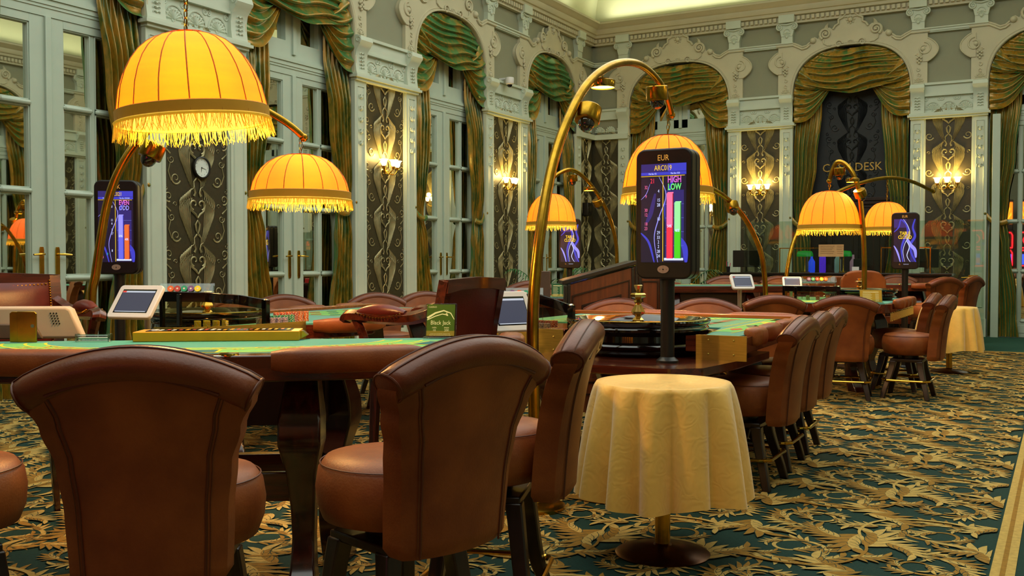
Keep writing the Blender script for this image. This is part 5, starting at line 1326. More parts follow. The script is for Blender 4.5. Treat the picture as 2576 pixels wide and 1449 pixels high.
# ================================================================ TABLETS, MONITORS
def tablet(label, loc, rz, tilt, post=None, zb=0, W=.27, H=.21, first=[]):
    root = thing('tablet_stand', loc, rz, label, 'tablet', 'white tablets on stands')
    T = Matrix.Rotation(tilt, 4, 'X')
    m = MB(); m.T = T
    r = .02; P = []
    for (cx, cz, a0) in ((W/2-r, H/2-r, 0), (-W/2+r, H/2-r, 90), (-W/2+r, -H/2+r, 180), (W/2-r, -H/2+r, 270)):
        for k in range(5): a = rad(a0+22.5*k); P.append((cx+r*math.cos(a), cz+r*math.sin(a)))
    m.plate(P[::-1], .012, -.012); m.build('white_case', [WHITE], root, bevel=.005)
    g = MB(); g.T = T; w, h = W*.39, H*.36
    def R(x0, z0, x1, z1, y, mi): g.add([(x0, y, z0), (x1, y, z0), (x1, y, z1), (x0, y, z1)], [(0, 1, 2, 3)], mi)
    R(-w, -h, w, h, -.0125, 0); R(-w*.96, -h*.9, w*.96, h*.86, -.0130, 1); R(-w*.96, h*.72, w*.96, h*.86, -.0135, 2); R(-w*.96, h*.72, -w*.75, h*.86, -.0140, 3); R(-w*.9, -h*.92, w*.9, -h*.86, -.0135, 2)
    g.build('screen', [BLKA, glow('tablet_screen_slate', '#3a3f58', .8), glow('tablet_bar', '#c8d0dc', .9), glow('tablet_red', '#e03a30', 1.)], root, smooth=False)
    m = MB()
    if post: m.tube([(0, .03, -.02), (0, .05, -.08), (0, .05, -loc[2]+.02)], .018, 12); m.lathe([(.12, 0), (.12, .012), (.02, .02)], 24, (0, .05, -loc[2]))
    else: m.tube([(0, .02, 0), (.0, .09, -.05), (0, .10, zb-loc[2]+.015)], .016, 10); m.lathe([(.08, 0), (.08, .012), (.02, .02)], 24, (0, .10, zb-loc[2]))
    m.build('post', [pm('silver_post', '#b9b4a8', .3, metal=.7)], root)
tablet('tilted white tablet left of the smoked chip screen, beside the armchair arm', (-4.27, 3.56, 1.045), rad(12), rad(-38))
tablet('tilted white tablet half hidden behind the middle armchair', (-2.65, 4.70, .985), rad(62), rad(-28), W=.27, H=.24)
tablet('white tablet on a slim silver post behind the near roulette felt', (-2.40, 8.28, 1.085), rad(38), rad(-35), post=1, W=.20, H=.15)
tablet('small white tablet tilted beside the far chip rack', (-2.52, 10.55, 1.04), rad(20), rad(-45), zb=.867, W=.2, H=.15)
# near terminal
C_ = math.cos(rad(35.7)); S_ = math.sin(rad(35.7))
def bj(x, y): return (-3.1 + x*C_ - y*S_, 3.03 + x*S_ + y*C_)
tx, ty = bj(-.97, .17)
r_ = thing('sales_terminal', (tx, ty, .93), rad(35.7), 'beige point of sale terminal seen from behind at the left edge of the near table', 'monitor')
m = MB(); T = [(-.34, 0), (.36, 0), (.31, .125), (.29, .137), (-.34, .137)]
m.plate(T[::-1], .03, -.035); m.build('rear_shell', [pm('beige_shell', '#b9a998', .45)], r_, bevel=.012, seg=3)
m = MB(); m.plate([(-.1, 0), (.2, 0), (.17, .055), (.15, .065), (-.1, .065)][::-1], -.03, -.05); m.build('dark_recess', [pm('shell_recess', '#574a3e', .5)], r_, bevel=.006)
m = MB()
for i in range(5):
    for j in range(3): m.sphere((.24 + .012*j - .003*i, -.036, .065+.011*i), .0035, 6, 4)
m.build('vent_holes', [BLKP], r_)
m = MB(); m.box(-.3, -.1, .03, .09, -.93, -.08); m.build('pedestal', [BLKP], r_)

# ================================================================ NEAR TABLE ITEMS
def onbj(name, x, y, z, dr, label, cat, grp=None):
    a, b = bj(x, y); return thing(name, (a, b, z), rad(35.7+dr), label, cat, grp)
ZF = .931
r_ = onbj('chip_tray', -.01, -.01, ZF, 0, 'long yellow lidded chip tray on the teal felt of the near table', 'tray')
m = MB(); m.box(-.335, .335, -.085, .085, 0, .040); m.build('tray_body', [YTRAY], r_, bevel=.003)
m = MB(); m.box(-.29, .30, -.06, .06, .039, .0425, 0)
random.seed(2)
for i in range(22): x = -.27 + i*.026; m.box(x, x+.012, random.uniform(-.05, 0), random.uniform(.01, .05), .0425, .0432, random.choice((1, 2, 3)))
m.build('glass_lid', [BLKA, WHITE, pm('chip_slot_red', '#9a2c20', .5), YTRAY], r_, smooth=False)
m = MB(); m.plate([(.335, .004), (.365, .018), (.345, .036), (.335, .036)][::-1], .03, -.03); m.build('latch', [BRASSP], r_)
r_ = onbj('acrylic_card_tube', -.51, -.055, ZF, -4, 'clear acrylic tube lying on the felt, left of the yellow tray', 'tube')
m = MB(); T2 = Matrix.Rotation(PI/2, 4, 'Y'); m.T = Matrix.Translation((-.065, 0, .016)) @ T2; m.lathe([(.014, 0), (.014, .13)], 16, caps=False); m.build('tube', [ACRYL], r_)
m = MB(); 
for x in (-.07, .062): m.box(x, x+.009, -.016, .016, 0, .033)
m.build('end_caps', [ACRYL], r_, bevel=.002)
m = MB(); m.T = Matrix.Translation((-.06, 0, .014)) @ T2; m.lathe([(.001, 0), (.005, 0), (.005, .12), (.001, .12)], 10); m.build('inner_rod', [CHROME], r_)
r_ = onbj('brass_discard_holder', -.785, -.06, ZF, -8, 'folded polished brass card holder standing at the left end of the near felt', 'card holder')
m = MB(); m.plate([(-.055, 0), (-.018, 0), (-.018, .125), (-.045, .125), (-.055, .118)][::-1], .01, .0)
m.plate([(-.02, 0), (.06, 0), (.06, .118), (.052, .126), (-.02, .126)][::-1], .0, -.008); m.build('folded_plate', [BRASS], r_, bevel=.002)
m = MB(); m.plate([(.044 + .007*math.cos(2*PI*k/16), .067 + .007*math.sin(2*PI*k/16)) for k in range(16)], -.008, -.0095); m.build('round_hole', [pm('hole_dark', '#6a655a', .6)], r_, smooth=False)
# black jack sign
def tsign(label, loc, rz, w, h, green, first=0):
    root = thing('table_sign', loc, rz, label, 'sign', 'acrylic table signs'); T = Matrix.Rotation(rad(-14), 4, 'X')
    m = MB(); m.T = T; m.box(-w/2-.006, w/2+.006, -.006, .006, .004, h+.012); m.T = Matrix.Identity(4); m.box(-w/2-.01, w/2+.01, -.03, .035, 0, .006); m.build('acrylic_holder', [ACRYL], root, bevel=.001)
    g = MB(); g.T = T
    def R(x0, z0, x1, z1, y, mi): g.add([(x0, y, z0), (x1, y, z0), (x1, y, z1), (x0, y, z1)], [(0, 1, 2, 3)], mi)
    R(-w/2, .008, w/2, h+.008, -.0068, 0); R(-w/2, .008, w/2, .03, -.0069, 1)
    if first:
        g.ribbon([(-w/2+.002, h*.62), (-w*.2, h*.78), (w*.1, h*.86), (w*.35, h*.78), (w/2-.002, h*.58)], lambda t: .0045*(1-.7*t), 0, -.0072, 2)
        g.ribbon([(-w/2+.002, h*.56), (-w*.2, h*.68), (w*.05, h*.75), (w*.25, h*.72)], lambda t: .002, 0, -.0072, 2)
        puttext(g, 'CASINO', -w*.3, h*.97, .010, -.0074, 2); puttext(g, 'Black Jack', 0, h*.47, .026, -.0074, 2, sx=.85)
        puttext(g, '€', w*.22, h*.74, .022, -.0074, 2)
        puttext(g, 'min', -w*.22, h*.32, .013, -.0074, 2); puttext(g, 'max', w*.22, h*.32, .013, -.0074, 2); puttext(g, '10', -w*.22, h*.23, .014, -.0074, 2); puttext(g, '200', w*.22, h*.23, .014, -.0074, 2)
        puttext(g, 'Cards are counted for players only.', 0, h*.12, .006, -.0074, 2); puttext(g, 'Please wait announcement before play.', 0, h*.075, .006, -.0074, 2)
    else:
        for k in range(7): R(-w*.38, h*(.15+.1*k), w*(.05 if k % 2 else .0), h*(.15+.1*k)+.003, -.0072, 2); R(w*.2, h*(.15+.1*k), w*.36, h*(.15+.1*k)+.003, -.0072, 2)
        R(-w*.36, h*.88, w*.36, h*.93, -.0072, 2)
    g.build('printed_card', [pm(('olive_green_card', 'green_price_card', 'yellow_card')[green], ('#4f6a1e', '#1d5c2a', '#c99a2a')[green], .35, var=.1), pm('gold_card_band', '#a8953a', .35, metal=.3), pm('cream_print', '#e9e0a0', .5, emit='#e9e0a0', es=.15)], root, smooth=False)
a, b = bj(.915, -.02)
tsign('acrylic stand holding a green and gold Black Jack card with min 10 max 200', (a, b, ZF), rad(24), .122, .138, 0, 1)
tsign('small green price card on the table left of the podium', (-4.04, 8.05, ZF), rad(28), .11, .12, 1)
tsign('yellow lit card in an acrylic stand before the far roulette wheel', (-1.60, 9.80, .868), rad(22), .2, .115, 2)
x_, y_ = bj(1.02, .12)
r_ = thing('key_on_table', (x_-.1, y_+.02, ZF+.001), rad(60), 'small metal key fob lying behind the Black Jack sign', 'key'); m = MB(); m.box(-.035, .01, -.004, .004, 0, .004); m.build('shaft', [BRASSP], r_); m = MB(); m.box(.008, .03, -.010, .010, 0, .012); m.build('fob', [WHITE], r_, bevel=.003)
bx = MB(); bx.box(-.05, .05, -.06, .06, 0, .24); o = bx.build('card_shoe_box', [pm('taupe_box', '#5e4a3c', .5)], None, bevel=.004, loc=(-4.16, 8.03, .932), rz=rad(28)); tag(o, 'tall taupe box standing on the table right behind the thick arc pole', 'box')

# ================================================================ CHIP SCREENS, RACKS, CHIPS
def screenbox(label, P, z0, z1, loc):
    root = thing('chip_screen', loc, 0, label, 'screen', 'acrylic chip screens')
    n = len(P)
    g = MB()
    for i in range(n-1): g.add([(*P[i], z0), (*P[i+1], z0), (*P[i+1], z1(i+1)), (*P[i], z1(i))], [(0, 1, 2, 3)])
    g.build('clear_panel', [SMOKE], root, smooth=False)
    m = MB()
    for i in range(n-1):
        a, b = P[i], P[i+1]; R = []
        for (p, zz) in ((a, z1(i)), (b, z1(i+1))): R.append([(p[0]-.0, p[1]-.006, zz-.045), (p[0]+.0, p[1]+.02, zz-.045), (p[0]+.0, p[1]+.02, zz+.012), (p[0]-.0, p[1]-.006, zz+.012)])
        m.rings(R)
    for (i, w) in ((0, .012), (n-1, .018)):
        p = P[i]; m.box(p[0]-w, p[0]+w, p[1]-w, p[1]+w, z0, z1(i)+.012)
    i = max(1, n//5); m.box(P[i][0]-.014, P[i][0]+.014, P[i][1]-.01, P[i][1]+.01, z0, z1(i))
    m.build('black_frame', [BLKA], root, bevel=.003)
    for p in (P[-1],): k = MB(); k.sphere((p[0], p[1]-.005, z1(n-1)+.012), .018, 10, 6, sz=.5); k.build('lock', [CHROME], root)
NP = [(-4.53, 3.96), (-4.42, 3.985), (-4.33, 4.10), (-4.27, 4.30), (-4.245, 4.50)]
screenbox('smoked acrylic chip screen with a black top rail on the left roulette table', NP, .87, lambda i: [1.075, 1.075, 1.07, 1.05, 1.015][i], (0, 0, 0))
screenbox('acrylic chip screen with sloping black arm between thick arc pole and near wheel', [(-3.1, 5.14), (-2.9, 5.14), (-2.7, 5.14), (-2.6, 5.14), (-2.50, 5.16)], .87, lambda i: [1.06, 1.06, 1.055, 1.03, .995][i], (0, 0, 0))
screenbox('low clear chip screen with black corner posts on the far roulette table', [(-2.52, 10.2), (-2.4, 10.2), (-2.25, 10.2), (-2.1, 10.2), (-1.98, 10.22)], .87, lambda i: 1.0, (0, 0, 0))
CH = {k: pm('chip_'+k, v, .45, var=.05) for k, v in dict(yellow='#d8c81e', lilac='#8b7fa8', teal='#1f8f6e', red='#a8382c', orange='#d8641e', white='#cfc8c0', purple='#6e4a86').items()}
def chipstack(x, y, z, n, c, label, grp):
    m = MB(); random.seed(int(x*1000+y*100))
    for i in range(n):
        dx, dy = random.uniform(-.0012, .0012), random.uniform(-.0012, .0012); a0 = random.uniform(0, 1)
        for j in range(16): pass
        m.lathe([(.0195, i*.0033+.0003), (.0195, i*.0033+.0030)], 16, (dx, dy, 0), m=0)
        for j in range(6): a = a0 + j*PI/3; m.add([( dx+.0197*math.cos(a+q), dy+.0197*math.sin(a+q), i*.0033+zz) for q, zz in ((-.16, .0003), (.16, .0003), (.16, .003), (-.16, .003))], [(0, 1, 2, 3)], 1)
    o = m.build('chip_stack', [CH[c], CH['white']], None, smooth=False, loc=(x, y, z)); tag(o, label, 'chips', grp)
for i in range(6): chipstack(-4.42+.045*(i % 3) + .02*(i//3), 4.12+.03*(i % 3)+.05*(i//3)-.0, .867, 14, 'yellow', 'yellow chip stack inside the smoked screen on the left roulette table', 'yellow chip stacks')
for i in range(5): chipstack(-4.28+.012*i, 4.48+.043*i, .867, 14, 'lilac', 'lilac edged chip stack right of the smoked chip screen', 'lilac chip stacks')
for i in range(4): chipstack(-4.30+.010*i, 4.62+.045*i, .867, 17, 'teal', 'teal edged chip stack behind the lilac ones on the left roulette table', 'teal chip stacks')
for i in range(4): chipstack(-4.36+.01*i, 4.72+.045*i, .867, 19, 'red', 'red edged chip stack at the back of the left roulette chips', 'red chip stacks')
for i in range(6): chipstack(-4.42+.01*i, 4.78+.045*i, .867, 20, 'orange', 'orange edged chip stack, rearmost row on the left roulette table', 'orange chip stacks')
for i in range(5): chipstack(-2.86+.045*i, 5.20, .867, 8, 'lilac', 'blue grey chip stack behind the acrylic screen by the thick pole', 'grey chip stacks')
for i in range(5): chipstack(-2.84+.045*i, 5.26, .867, 12, 'red', 'red chip stack behind the grey ones by the thick pole', 'red chips by the thick pole')
for i in range(3): chipstack(-2.3+.1*i, 10.3, .867, 14, ('teal', 'red', 'orange')[i], ('teal', 'red', 'orange')[i] + ' chip stack behind the far clear chip screen', None)
def chiprack(label, loc, rz, cols, W=.34, zf=0):
    root = thing('chip_rack', loc, rz, label, 'rack', 'clear chip racks'); m = MB(); T = Matrix.Rotation(rad(-25), 4, 'X'); m.T = T
    m.box(-W/2, W/2, .0, .004, 0, .085); m.box(-W/2, W/2, -.03, .0, 0, .004); m.box(-W/2, -W/2+.004, -.03, 0, 0, .06); m.box(W/2-.004, W/2, -.03, 0, 0, .06)
    for k in range(8): m.tube([(-W/2+.03+k*(W-.06)/7 + .02*math.cos(a), -.004, .03+.02*math.sin(a)) for a in [PI+PI*q/8 for q in range(9)]], .002, 4)
    m.T = Matrix.Identity(4); m.box(-W/2, -W/2+.006, 0, .05, -zf if zf else -.01, .004); m.box(W/2-.006, W/2, 0, .05, -zf if zf else -.01, .004)
    m.build('rack_body', [ACRYL], root)
    for k, c in enumerate(cols):
        x = -W/2+.07+k*.042; q = MB(); q.T = T
        q.plate([(x+.02*math.cos(2*PI*i/20), .045+.02*math.sin(2*PI*i/20)) for i in range(20)][::-1], -.004, -.010)
        q.plate([(x+.007*math.cos(2*PI*i/5+PI/2)*(1), .045+.007*math.sin(2*PI*i/5+PI/2)) for i in range(5)][::-1], -.010, -.0105, 1)
        o = q.build('casino_chip', [CH[c], CH['white']], None, smooth=False, loc=loc, rz=rz); tag(o, '%s chip upright in the %s' % (c, 'rack above the smoked screen' if loc[0] < -4 else 'rack behind the white tablet' if loc[1] < 8 else 'far rack over the roulette table'), 'chip')
chiprack('clear chip rack with five coloured chips above the smoked chip screen', (-4.84, 4.42, 1.045), rad(33), ('orange', 'red', 'teal', 'purple', 'yellow'), zf=.17)
chiprack('clear chip rack with three chips behind the middle tablet', (-2.93, 5.35, 1.02), rad(28), ('purple', 'orange', 'teal'), W=.26, zf=.15)
chiprack('clear chip rack with pale chips over the far roulette table', (-2.22, 10.45, 1.035), rad(22), ('purple', 'teal', 'red', 'yellow', 'orange'), zf=.16)

# ================================================================ WALL ITEMS
r_ = thing('wall_clock', (XL+.02, 7.87, 2.30), -PI/2, 'round white wall clock with a black rim on the wallpaper between the two lampshades', 'clock')
def disc(m, r, y0, y1, mi=0, n=40, x=0, z=0): m.plate([(x+r*math.cos(2*PI*i/n), z+r*math.sin(2*PI*i/n)) for i in range(n)], y0, y1, mi)
m = MB(); m.T = Matrix.Rotation(-PI/2, 4, 'X'); m.lathe([(.118, 0), (.125, .02), (.122, .035), (.108, .04), (.105, .02)], 48, caps=False); m.build('rim', [BLKP], r_)
m = MB(); disc(m, .11, .0, .02); m.build('dial', [pm('dial_white', '#dfe6df', .4)], r_, smooth=False)
m = MB()
for k in range(12):
    a = rad(90-30*k); puttext(m, str(k or 12), -.085*math.cos(a), .085*math.sin(a), .02, .021, 0, front=1)
m.build('numerals', [BLKP], r_, smooth=False)
m = MB()
for a, L, w in ((rad(90-30*6.25), .055, .004), (rad(90-6*17.5), .08, .003)):
    c, s = -math.cos(a), math.sin(a); m.plate([(-s*w, c*w), (c*L, s*L), (s*w, -c*w), (-c*.01, -s*.01)], .022, .024)
m.build('hands', [BLKA], r_, smooth=False)
r_ = thing('security_camera', (XL+.05, 14.55, 4.36), -PI/2, 'small white dome security camera on the ledge above the second sconce', 'camera')
m = MB(); m.lathe([(.001, -.0), (.07, 0), (.075, -.02), (.07, -.10), (.05, -.12)][::-1], 24, (0, .14, 0)); m.box(-.03, .03, -.05, .14, -.03, 0); m.build('housing', [WHITE], r_)
m = MB(); m.sphere((0, .14, -.12), .045, 16, 8); m.build('dome', [BLKA], r_)
r_ = thing('wall_speaker', (XL+.02, 17.88, 2.3), -PI/2, 'small dark wall speaker on the corner wallpaper above the palm', 'speaker'); m = MB(); m.box(-.09, .09, 0, .12, -.13, .13); m.build('cabinet', [BLKP], r_, bevel=.01); m = MB(); m.T = Matrix.Translation((0, .12, 0)) @ Matrix.Rotation(-PI/2, 4, 'X'); m.lathe([(.07, 0), (.06, .004), (.001, .002)], 20); m.build('grille', [BLKL], r_)

# palm
def palm(label, x, y, z, n, L, seed):
    random.seed(seed); root = thing('potted_palm', (x, y, 0), 0, label, 'plant', 'potted palms')
    m = MB(); m.lathe([(.001, 0), (.16, 0), (.2, .3), (.21, .35), (.18, .36), (.001, .33)], 20); m.build('pot', [WALNUTD], root)
    m = MB()
    for k in range(n):
        a = random.uniform(0, 2*PI); up = random.uniform(.6, 1.3); l = L*random.uniform(.7, 1.1); P = []
        for i in range(11): t = i/10; P.append((math.cos(a)*l*.75*t, math.sin(a)*l*.75*t, .35 + z*.35*t + up*l*t*(1-.62*t*t*1.0)))
        m.tube(P, [.008*(1-.7*i/10) for i in range(11)], 4)
        for i in range(2, 11):
            for q in (0, .5):
                j = min(9, i-1); t = q; px = [lerp(P[j][c], P[j+1][c], t) for c in range(3)]; ll = .26*math.sin(PI*clamp(.15+.75*i/10))*L
                for s in (-1, 1):
                    dx, dy = math.cos(a)*.5 - s*math.sin(a), math.sin(a)*.5 + s*math.cos(a); e = (px[0]+dx*ll, px[1]+dy*ll, px[2]-.35*ll); md = (px[0]+dx*ll*.5, px[1]+dy*ll*.5, px[2]+.05*ll)
                    w = .010; m.add([tuple(px), (md[0]-dy*w, md[1]+dx*w, md[2]), e, (md[0]+dy*w, md[1]-dx*w, md[2])], [(0, 1, 2, 3)])
    m.build('fronds', [PLANT], root, smooth=False)
palm('tall green palm in the corner behind the podium, left clump', -6.75, 13.4, .75, 17, 1.05, 4); palm('tall green palm in the corner behind the podium, right clump', -5.5, 15.0, .75, 17, 1.1, 9)
r_ = thing('red_flower', (-5.35, 13.1, 1.12), 0, 'red blossom showing between the palm fronds above the podium', 'flower'); m = MB()
for k in range(7): a = k*.9; m.ribbon([(0, 0), (.04*math.cos(a), .04*math.sin(a)), (.07*math.cos(a), .07*math.sin(a))], lambda t: .02*math.sin(PI*clamp(.2+.7*t)), .01, 0)
m.build('petals', [pm('petal_red', '#b01818', .5)], r_); m = MB(); m.tube([(0, 0, -.01), (.02, 0, -.5), (.02, 0, -1.12)], .005, 5); m.build('stem', [PLANT], r_)
# ================================================================ CASH DESK
c = -3.37
al = thing('cash_desk_alcove', (c, YB, 0), PI, 'dark alcove panel lettered CASH DESK above mahogany cabinetry', 'alcove')
m = MB(); m.cols([u*.99 for u in US], lambda u: 2.38, lambda u: arch(u)-.01 if abs(u) < 1 else 4.2, -.26, -.2); rel = MB(); 
m.build('black_panel', [DGREY], al, smooth=False)
rel.T = Matrix.Translation((0, -.199, 0))
for z in (3.9, 3.28, 2.66): motif(rel, 0, z, .5)
rel.build('embossed_pattern', [pm('black_relief', '#15171a', .4, metal=.2)], al, angle=60)
t = MB(); puttext(t, 'CASH DESK', 0, 2.95, .21, -.185, 0, sx=.95, front=1); t.build('gold_letters', [pm('gold_letter', '#c8a055', .3, metal=.8)], al, smooth=False)
m = MB(); m.box(-.99, .99, -.28, -.12, 0, 2.3); m.box(-1, 1, -.28, -.08, 2.28, 2.34); m.box(-1, 1, -.28, -.05, 2.34, 2.40); m.box(-1, 1, -.28, -.1, 1.98, 2.03)
for x in (-.95, -.55, -.1, .35, .93): m.box(x-.04, x+.04, -.12, -.085, 0, 2.28)
for a, b in ((-.5, -.15), (-.05, .3), (.42, .86), (-.88, -.62)):
    for z0, z1 in ((.95, 1.9), (2.06, 2.24)):
        for q in ((a, b, z0, z0+.02), (a, b, z1-.02, z1), (a, a+.02, z0, z1), (b-.02, b, z0, z1)): m.box(*q[:2], -.12, -.10, *q[2:])
m.build('mahogany_cabinet', [WALNUTD], al, bevel=.005)

ck = thing('cash_counter', (-3.4, 16.95, 0), 0, 'long mahogany cash counter with a dark top and framed front panels', 'counter')
m = MB(); m.box(-1.85, 1.87, -.32, .35, 1.035, 1.075); m.box(-1.82, 1.84, -.29, .33, 1.015, 1.035); m.build('countertop', [pm('dark_counter', '#1c110b', .25, coat=.4)], ck, bevel=.006)
m = MB(); m.box(-1.78, 1.80, -.25, .3, 0, 1.02); m.box(-1.79, 1.81, -.27, .3, 0, .12); m.box(-1.79, 1.81, -.265, .3, .93, 1.0); m.build('counter_body', [WALNUT], ck, bevel=.004)
for k in range(5):
    x0 = -1.70 + k*.7; m = MB()
    for q in ((x0, x0+.58, .2, .225), (x0, x0+.58, .86, .885), (x0, x0+.025, .2, .885), (x0+.555, x0+.58, .2, .885)): m.box(*q[:2], -.275, -.25, *q[2:])
    m.box(x0+.07, x0+.51, -.262, -.25, .28, .81); m.build('raised_panel', [WALNUTD if k % 2 else WALNUT], ck, bevel=.004)
m = MB()
for x in (-1.05, -.35, 1.05):
    for q in range(4): m.box(x-.055+q*.03, x-.04+q*.03, -.28, -.25, .1, .93)
m.build('fluted_pilasters', [WALNUTD], ck)
gl = thing('glass_screen', (-3.2, 16.72, 1.075), 0, 'clear glass security screen standing on the cash counter', 'glass screen')
for k, (a, b) in enumerate(((-1.62, -.55), (-.55, .5), (.5, 1.67))):
    m = MB(); m.box(a+.004, b-.004, -.004, .004, 0, .86 if k < 2 else .83); m.build('glass_pane', [GLASSG], gl, smooth=False)
m = MB()
for a, b in ((-1.0, -.02), (.62, 1.35)):
    m = MB(); m.box(a, b, -.02, -.008, .40, .415); 
    for x in (a, b): m.box(x-.008, x+.008, -.02, -.008, 0, .415)
    m.build('brass_frame', [BRASSP], gl)
gg = thing('glass_gate', (-3.2, 16.72, 0), 0, 'full height clear glass gate with a dark lever handle, right of the cash counter', 'glass gate')
m = MB(); m.box(1.69, 2.12, -.004, .004, 0, 1.905); m.build('glass_pane', [GLASSG], gg, smooth=False)
m = MB(); m.box(1.9, 2.03, -.025, -.004, .99, 1.05); m.tube([(1.96, -.02, 1.02), (1.95, -.05, 1.02), (1.8, -.055, 1.01)], .008, 8); m.build('door_handle', [BRASS], gg, bevel=.003)
def monitor(label, x, y, w, h, rz=0):
    root = thing('computer_monitor', (x, y, 1.075), rz, label, 'monitor', 'monitors on the cash counter'); m = MB(); m.box(-w/2, w/2, -.015, .015, .09, .09+h); m.build('panel', [BLKP], root, bevel=.005)
    m = MB(); m.lathe([(.10, 0), (.10, .01), (.02, .02), (.02, .12)], 16, (0, .02, 0)); m.build('foot', [BLKP], root)
monitor('black monitor seen from behind at the left end of the cash counter', -4.83, 16.9, .46, .29)
monitor('black monitor seen from behind at the right end of the cash counter', -1.93, 16.95, .36, .30)
monitor('small black monitor with a white card under the straight pole lamp', -2.92, 16.95, .26, .14)
r_ = MB(); r_.plate([(-.055, 0), (.055, 0), (.055, .10), (-.055, .10)], .0, .003); o = r_.build('white_card', [WHITE], None, smooth=False, loc=(-2.97, 16.68, 1.076)); tag(o, 'square white card leaning on the cash counter by the pole lamp', 'card')
def banker(label, x):
    root = thing('bankers_lamp', (x, 17.0, 1.075), 0, label, 'lamp', 'green bankers lamps'); m = MB(); m.lathe([(.08, 0), (.08, .015), (.02, .03), (.012, .05), (.012, .30)], 16); m.build('stem', [BRASSP], root)
    m = MB(); m.rings([[(xx, .075*math.cos(a)*s, .27+.10*math.sin(a)*s) for a in [PI*k/8 for k in range(9)]] for xx, s in ((-.13, .55), (-.115, .9), (0, 1), (.115, .9), (.13, .55))], False, False); m.build('glass_shade', [pm('banker_green', '#0c7a2c', .12, emit='#0f9a30', es=.35)], root)
banker('green bankers lamp left of the notice on the cash counter glass', -3.85); banker('green bankers lamp right of the notice on the cash counter glass', -3.22)
for x, w, lab in ((-3.42, .28, 'larger printed paper notice stuck to the cash desk glass'), (-3.22, .12, 'narrow printed paper notice beside the larger one on the cash desk glass')):
    m = MB(); m.plate([(-w/2, -.1), (w/2, -.1), (w/2, .1), (-w/2, .1)], .0, -.002)
    for k in range(5): m.add([(-w*.4, -.003, .07-.03*k), (w*(.4-.06*(k % 3)), -.003, .07-.03*k), (w*(.4-.06*(k % 3)), -.003, .075-.03*k), (-w*.4, -.003, .075-.03*k)], [(0, 1, 2, 3)], 1)
    o = m.build('paper_notice', [pm('notice_kraft', '#c99a66', .7), pm('notice_ink', '#6a4a2c', .7)], None, smooth=False, loc=(x, 16.70, 1.44)); tag(o, lab, 'notice')
r_ = thing('pen_pot', (-5.13, 16.85, 1.075), 0, 'pen pot with pink and teal pens at the left end of the cash counter', 'pen pot'); m = MB(); m.lathe([(.03, 0), (.035, .1)], 12, caps=False); m.build('pot', [BLKP], r_)
for k, cc in enumerate(('#c0305a', '#1f8f86', '#d8d8d8', '#c0305a')):
    m = MB(); m.tube([(.01*k-.015, 0, .01), (.02*k-.03, .01*k, .19-.01*k)], .006, 6); m.build('pen', [pm('pen_%d' % k, cc, .4)], r_)
# illuminated bottles / bar goods behind glass
for k, (x, cc, h) in enumerate(((-3.78, '#2a50ff', .30), (-3.60, '#5a30e0', .42), (-3.35, '#8fb0b0', .36), (-3.10, '#c08fb0', .30))):
    m = MB(); m.lathe([(.001, 0), (.05, 0), (.055, .02), (.055, h*.6), (.02, h*.8), (.018, h), (.001, h)], 16)
    o = m.build('display_bottle', [pm('bottle_glow_%d' % k, cc, .15, emit=cc, es=.6 if k < 2 else .15)], None, loc=(x, 17.2, 1.076)); tag(o, ('blue', 'violet', 'grey', 'pink')[k] + ' lit bottle standing behind the cash desk glass', 'bottle')
# pale door frame right of cash desk (open glass door)
tn[0] += 1
fr = MB(); fr.box(-.06, .06, -.03, .03, 0, 3.7)
o = fr.build('trim_%d' % tn[0], [DOORW], loc=(-1.02, 18.2, 0), bevel=.006); o['kind'] = 'structure'

# binder + label plates
m = MB(); m.box(-.05, .05, -.04, .04, 0, .07); o = m.build('red_binder', [pm('binder_red', '#a01a1e', .4)], None, bevel=.004, loc=(-7.1, 11.6, .932)); 
tag(o, 'small red box beside the door handles, left of the dark armchair', 'box')
sd = thing('side_shelf', (-7.1, 11.6, 0), 0, 'low dark shelf under the small red box by the door', 'shelf'); m = MB(); m.box(-.25, .25, -.12, .12, .9, .93); m.build('shelf_top', [WALNUTD], sd); m = MB(); m.box(-.22, -.18, -.1, .1, 0, .9); m.box(.18, .22, -.1, .1, 0, .9); m.build('shelf_legs', [WALNUTD], sd)
x_, y_ = -3.86, 11.78
o = MB(); o.plate([(-.045, -.02), (.045, -.02), (.045, .02), (-.045, .02)], 0, -.003); puttext(o, 'PK 2', 0, 0, .028, -.0035, 1); o = o.build('table_number_plate', [PAPERW, BLKP], None, smooth=False, loc=(-3.75, 12.30, .70), rz=rad(29)); tag(o, 'white plate reading PK 2 under the distant blackjack table', 'plate')
# brass globe post
gp = thing('brass_globe_post', (-2.84, 9.33, 0), 0, 'polished brass globe on a post left of the slim tablet post', 'post'); m = MB(); m.lathe([(.09, 0), (.09, .02), (.025, .03), (.025, .62)], 20); m.build('post', [BRASSP], gp); m = MB(); m.sphere((0, 0, .70), .06, 24, 14); m.build('globe', [BRASSP], gp)
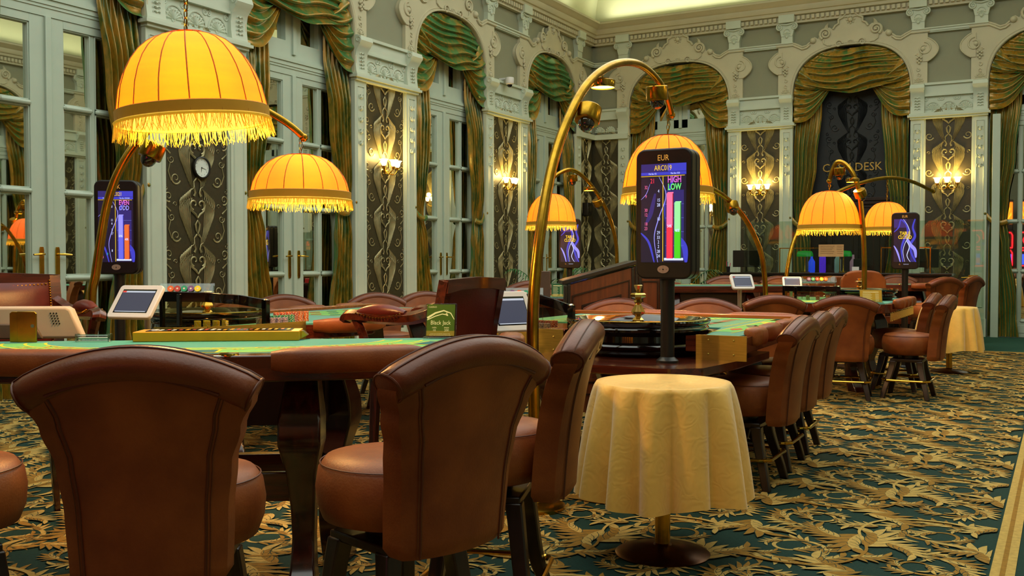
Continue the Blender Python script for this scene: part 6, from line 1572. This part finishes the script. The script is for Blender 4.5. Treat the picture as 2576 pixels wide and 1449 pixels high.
# ================================================================ SLOT MACHINES (seen in the right door panes)
NR = glow('neon_red', '#ff1a22', 5.); OS = glow('sunray_orange', '#ff7a10', 2.5); OY = glow('sunray_yellow', '#ffb020', 2.5); SLB = glow('slot_blue', '#3a60ff', 1.5); SLP = glow('slot_pink', '#ff5a9a', 1.5)
def slot(x, label):
    root = thing('slot_machine', (x, -6.6, 0), PI, label, 'slot machine', 'neon slot machines')
    m = MB(); m.box(-.32, .32, -.3, .3, 0, 1.0); m.box(-.32, .32, -.1, .3, 1.0, 2.5); m.box(-.28, .28, .0, .1, 2.5, 3.7); m.build('cabinet', [BLKP], root, bevel=.02)
    m = MB()
    for (w, z0, z1) in ((.27, 1.1, 1.7), (.27, 1.8, 2.4)):
        m.tube([(-w, -.12, z0), (-w, -.12, z1-.1), (-w*.8, -.12, z1), (w*.8, -.12, z1), (w, -.12, z1-.1), (w, -.12, z0), (-w, -.12, z0)], .018, 6)
    m.tube([(.15*math.cos(a), -.12, 2.1+.15*math.sin(a)) for a in [2*PI*k/20 for k in range(21)]], .015, 5); m.build('neon_tube', [NR], root)
    m = MB()
    m.add([(-.26, -.012, 2.75), (.26, -.012, 2.75), (.26, -.012, 3.6), (-.26, -.012, 3.6)], [(0, 1, 2, 3)], 0)
    for k in range(9):
        a, b = rad(8+20*k), rad(16+20*k); m.add([(0, -.016, 2.78), (.25*math.cos(a)*1., -.016, 2.78+.8*math.sin(a)), (.25*math.cos(b), -.016, 2.78+.8*math.sin(b))], [(0, 1, 2)], 1)
    m.add([(-.24, -.105, 1.15), (.24, -.105, 1.15), (.24, -.105, 1.55), (-.24, -.105, 1.55)], [(0, 1, 2, 3)], 2); m.add([(-.2, -.108, 1.2), (.0, -.108, 1.2), (.0, -.108, 1.4), (-.2, -.108, 1.4)], [(0, 1, 2, 3)], 3)
    m.build('lit_screens', [OS, OY, SLB, SLP], root, smooth=False)
for k, x in enumerate((-2.9, -2.1, -1.3, -.5, .3)): slot(x, 'slot machine with red neon and an orange sunray topper, reflected in the right door panes')
# ================================================================ LIGHT AND CAMERA
w = bpy.data.worlds.new('World'); sc.world = w; w.use_nodes = True
w.node_tree.nodes['Background'].inputs[0].default_value = (.55, .62, .45, 1); w.node_tree.nodes['Background'].inputs[1].default_value = .05
# unseen fill light added below the ceiling to brighten the room; cornice trough lights
light('ceiling_fill_light', 'AREA', (-2.6, 6.5, 7.05), 900, (.93, 1., .92), 8, (0, 0, 0), sy=17)
TR = (1., 1., .74)
light('cornice_light', 'AREA', (XL+.35, 7, 6.08), 40, TR, .25, (PI, 0, 0), sy=20)
light('cornice_light', 'AREA', (-3, YB-.35, 6.08), 44, TR, 10, (PI, 0, 0), sy=.25)
light('cornice_light', 'AREA', (XR-.35, 7, 6.08), 40, TR, .25, (PI, 0, 0), sy=20)
cam = bpy.data.cameras.new('camera'); co = bpy.data.objects.new('camera', cam); COL.objects.link(co)
cam.sensor_width = 36; cam.lens = 36*2480/2576; cam.clip_start = .05; cam.clip_end = 100
co.location = (0, 0, 1.26); co.rotation_euler = (PI/2 - math.atan(66.5/2480), 0, rad(29.3)); sc.camera = co
sc.view_settings.view_transform = 'Standard'; sc.view_settings.look = 'None'; sc.view_settings.exposure = .0
sc.cycles.use_denoising = True
try: sc.cycles.denoiser = 'OPENIMAGEDENOISE'
except Exception: pass
sc.cycles.use_adaptive_sampling = True; sc.cycles.adaptive_threshold = .03
sc.cycles.max_bounces = 7; sc.cycles.diffuse_bounces = 3; sc.cycles.glossy_bounces = 5; sc.cycles.transparent_max_bounces = 12; sc.cycles.sample_clamp_indirect = 6
sc.cycles.use_light_tree = True
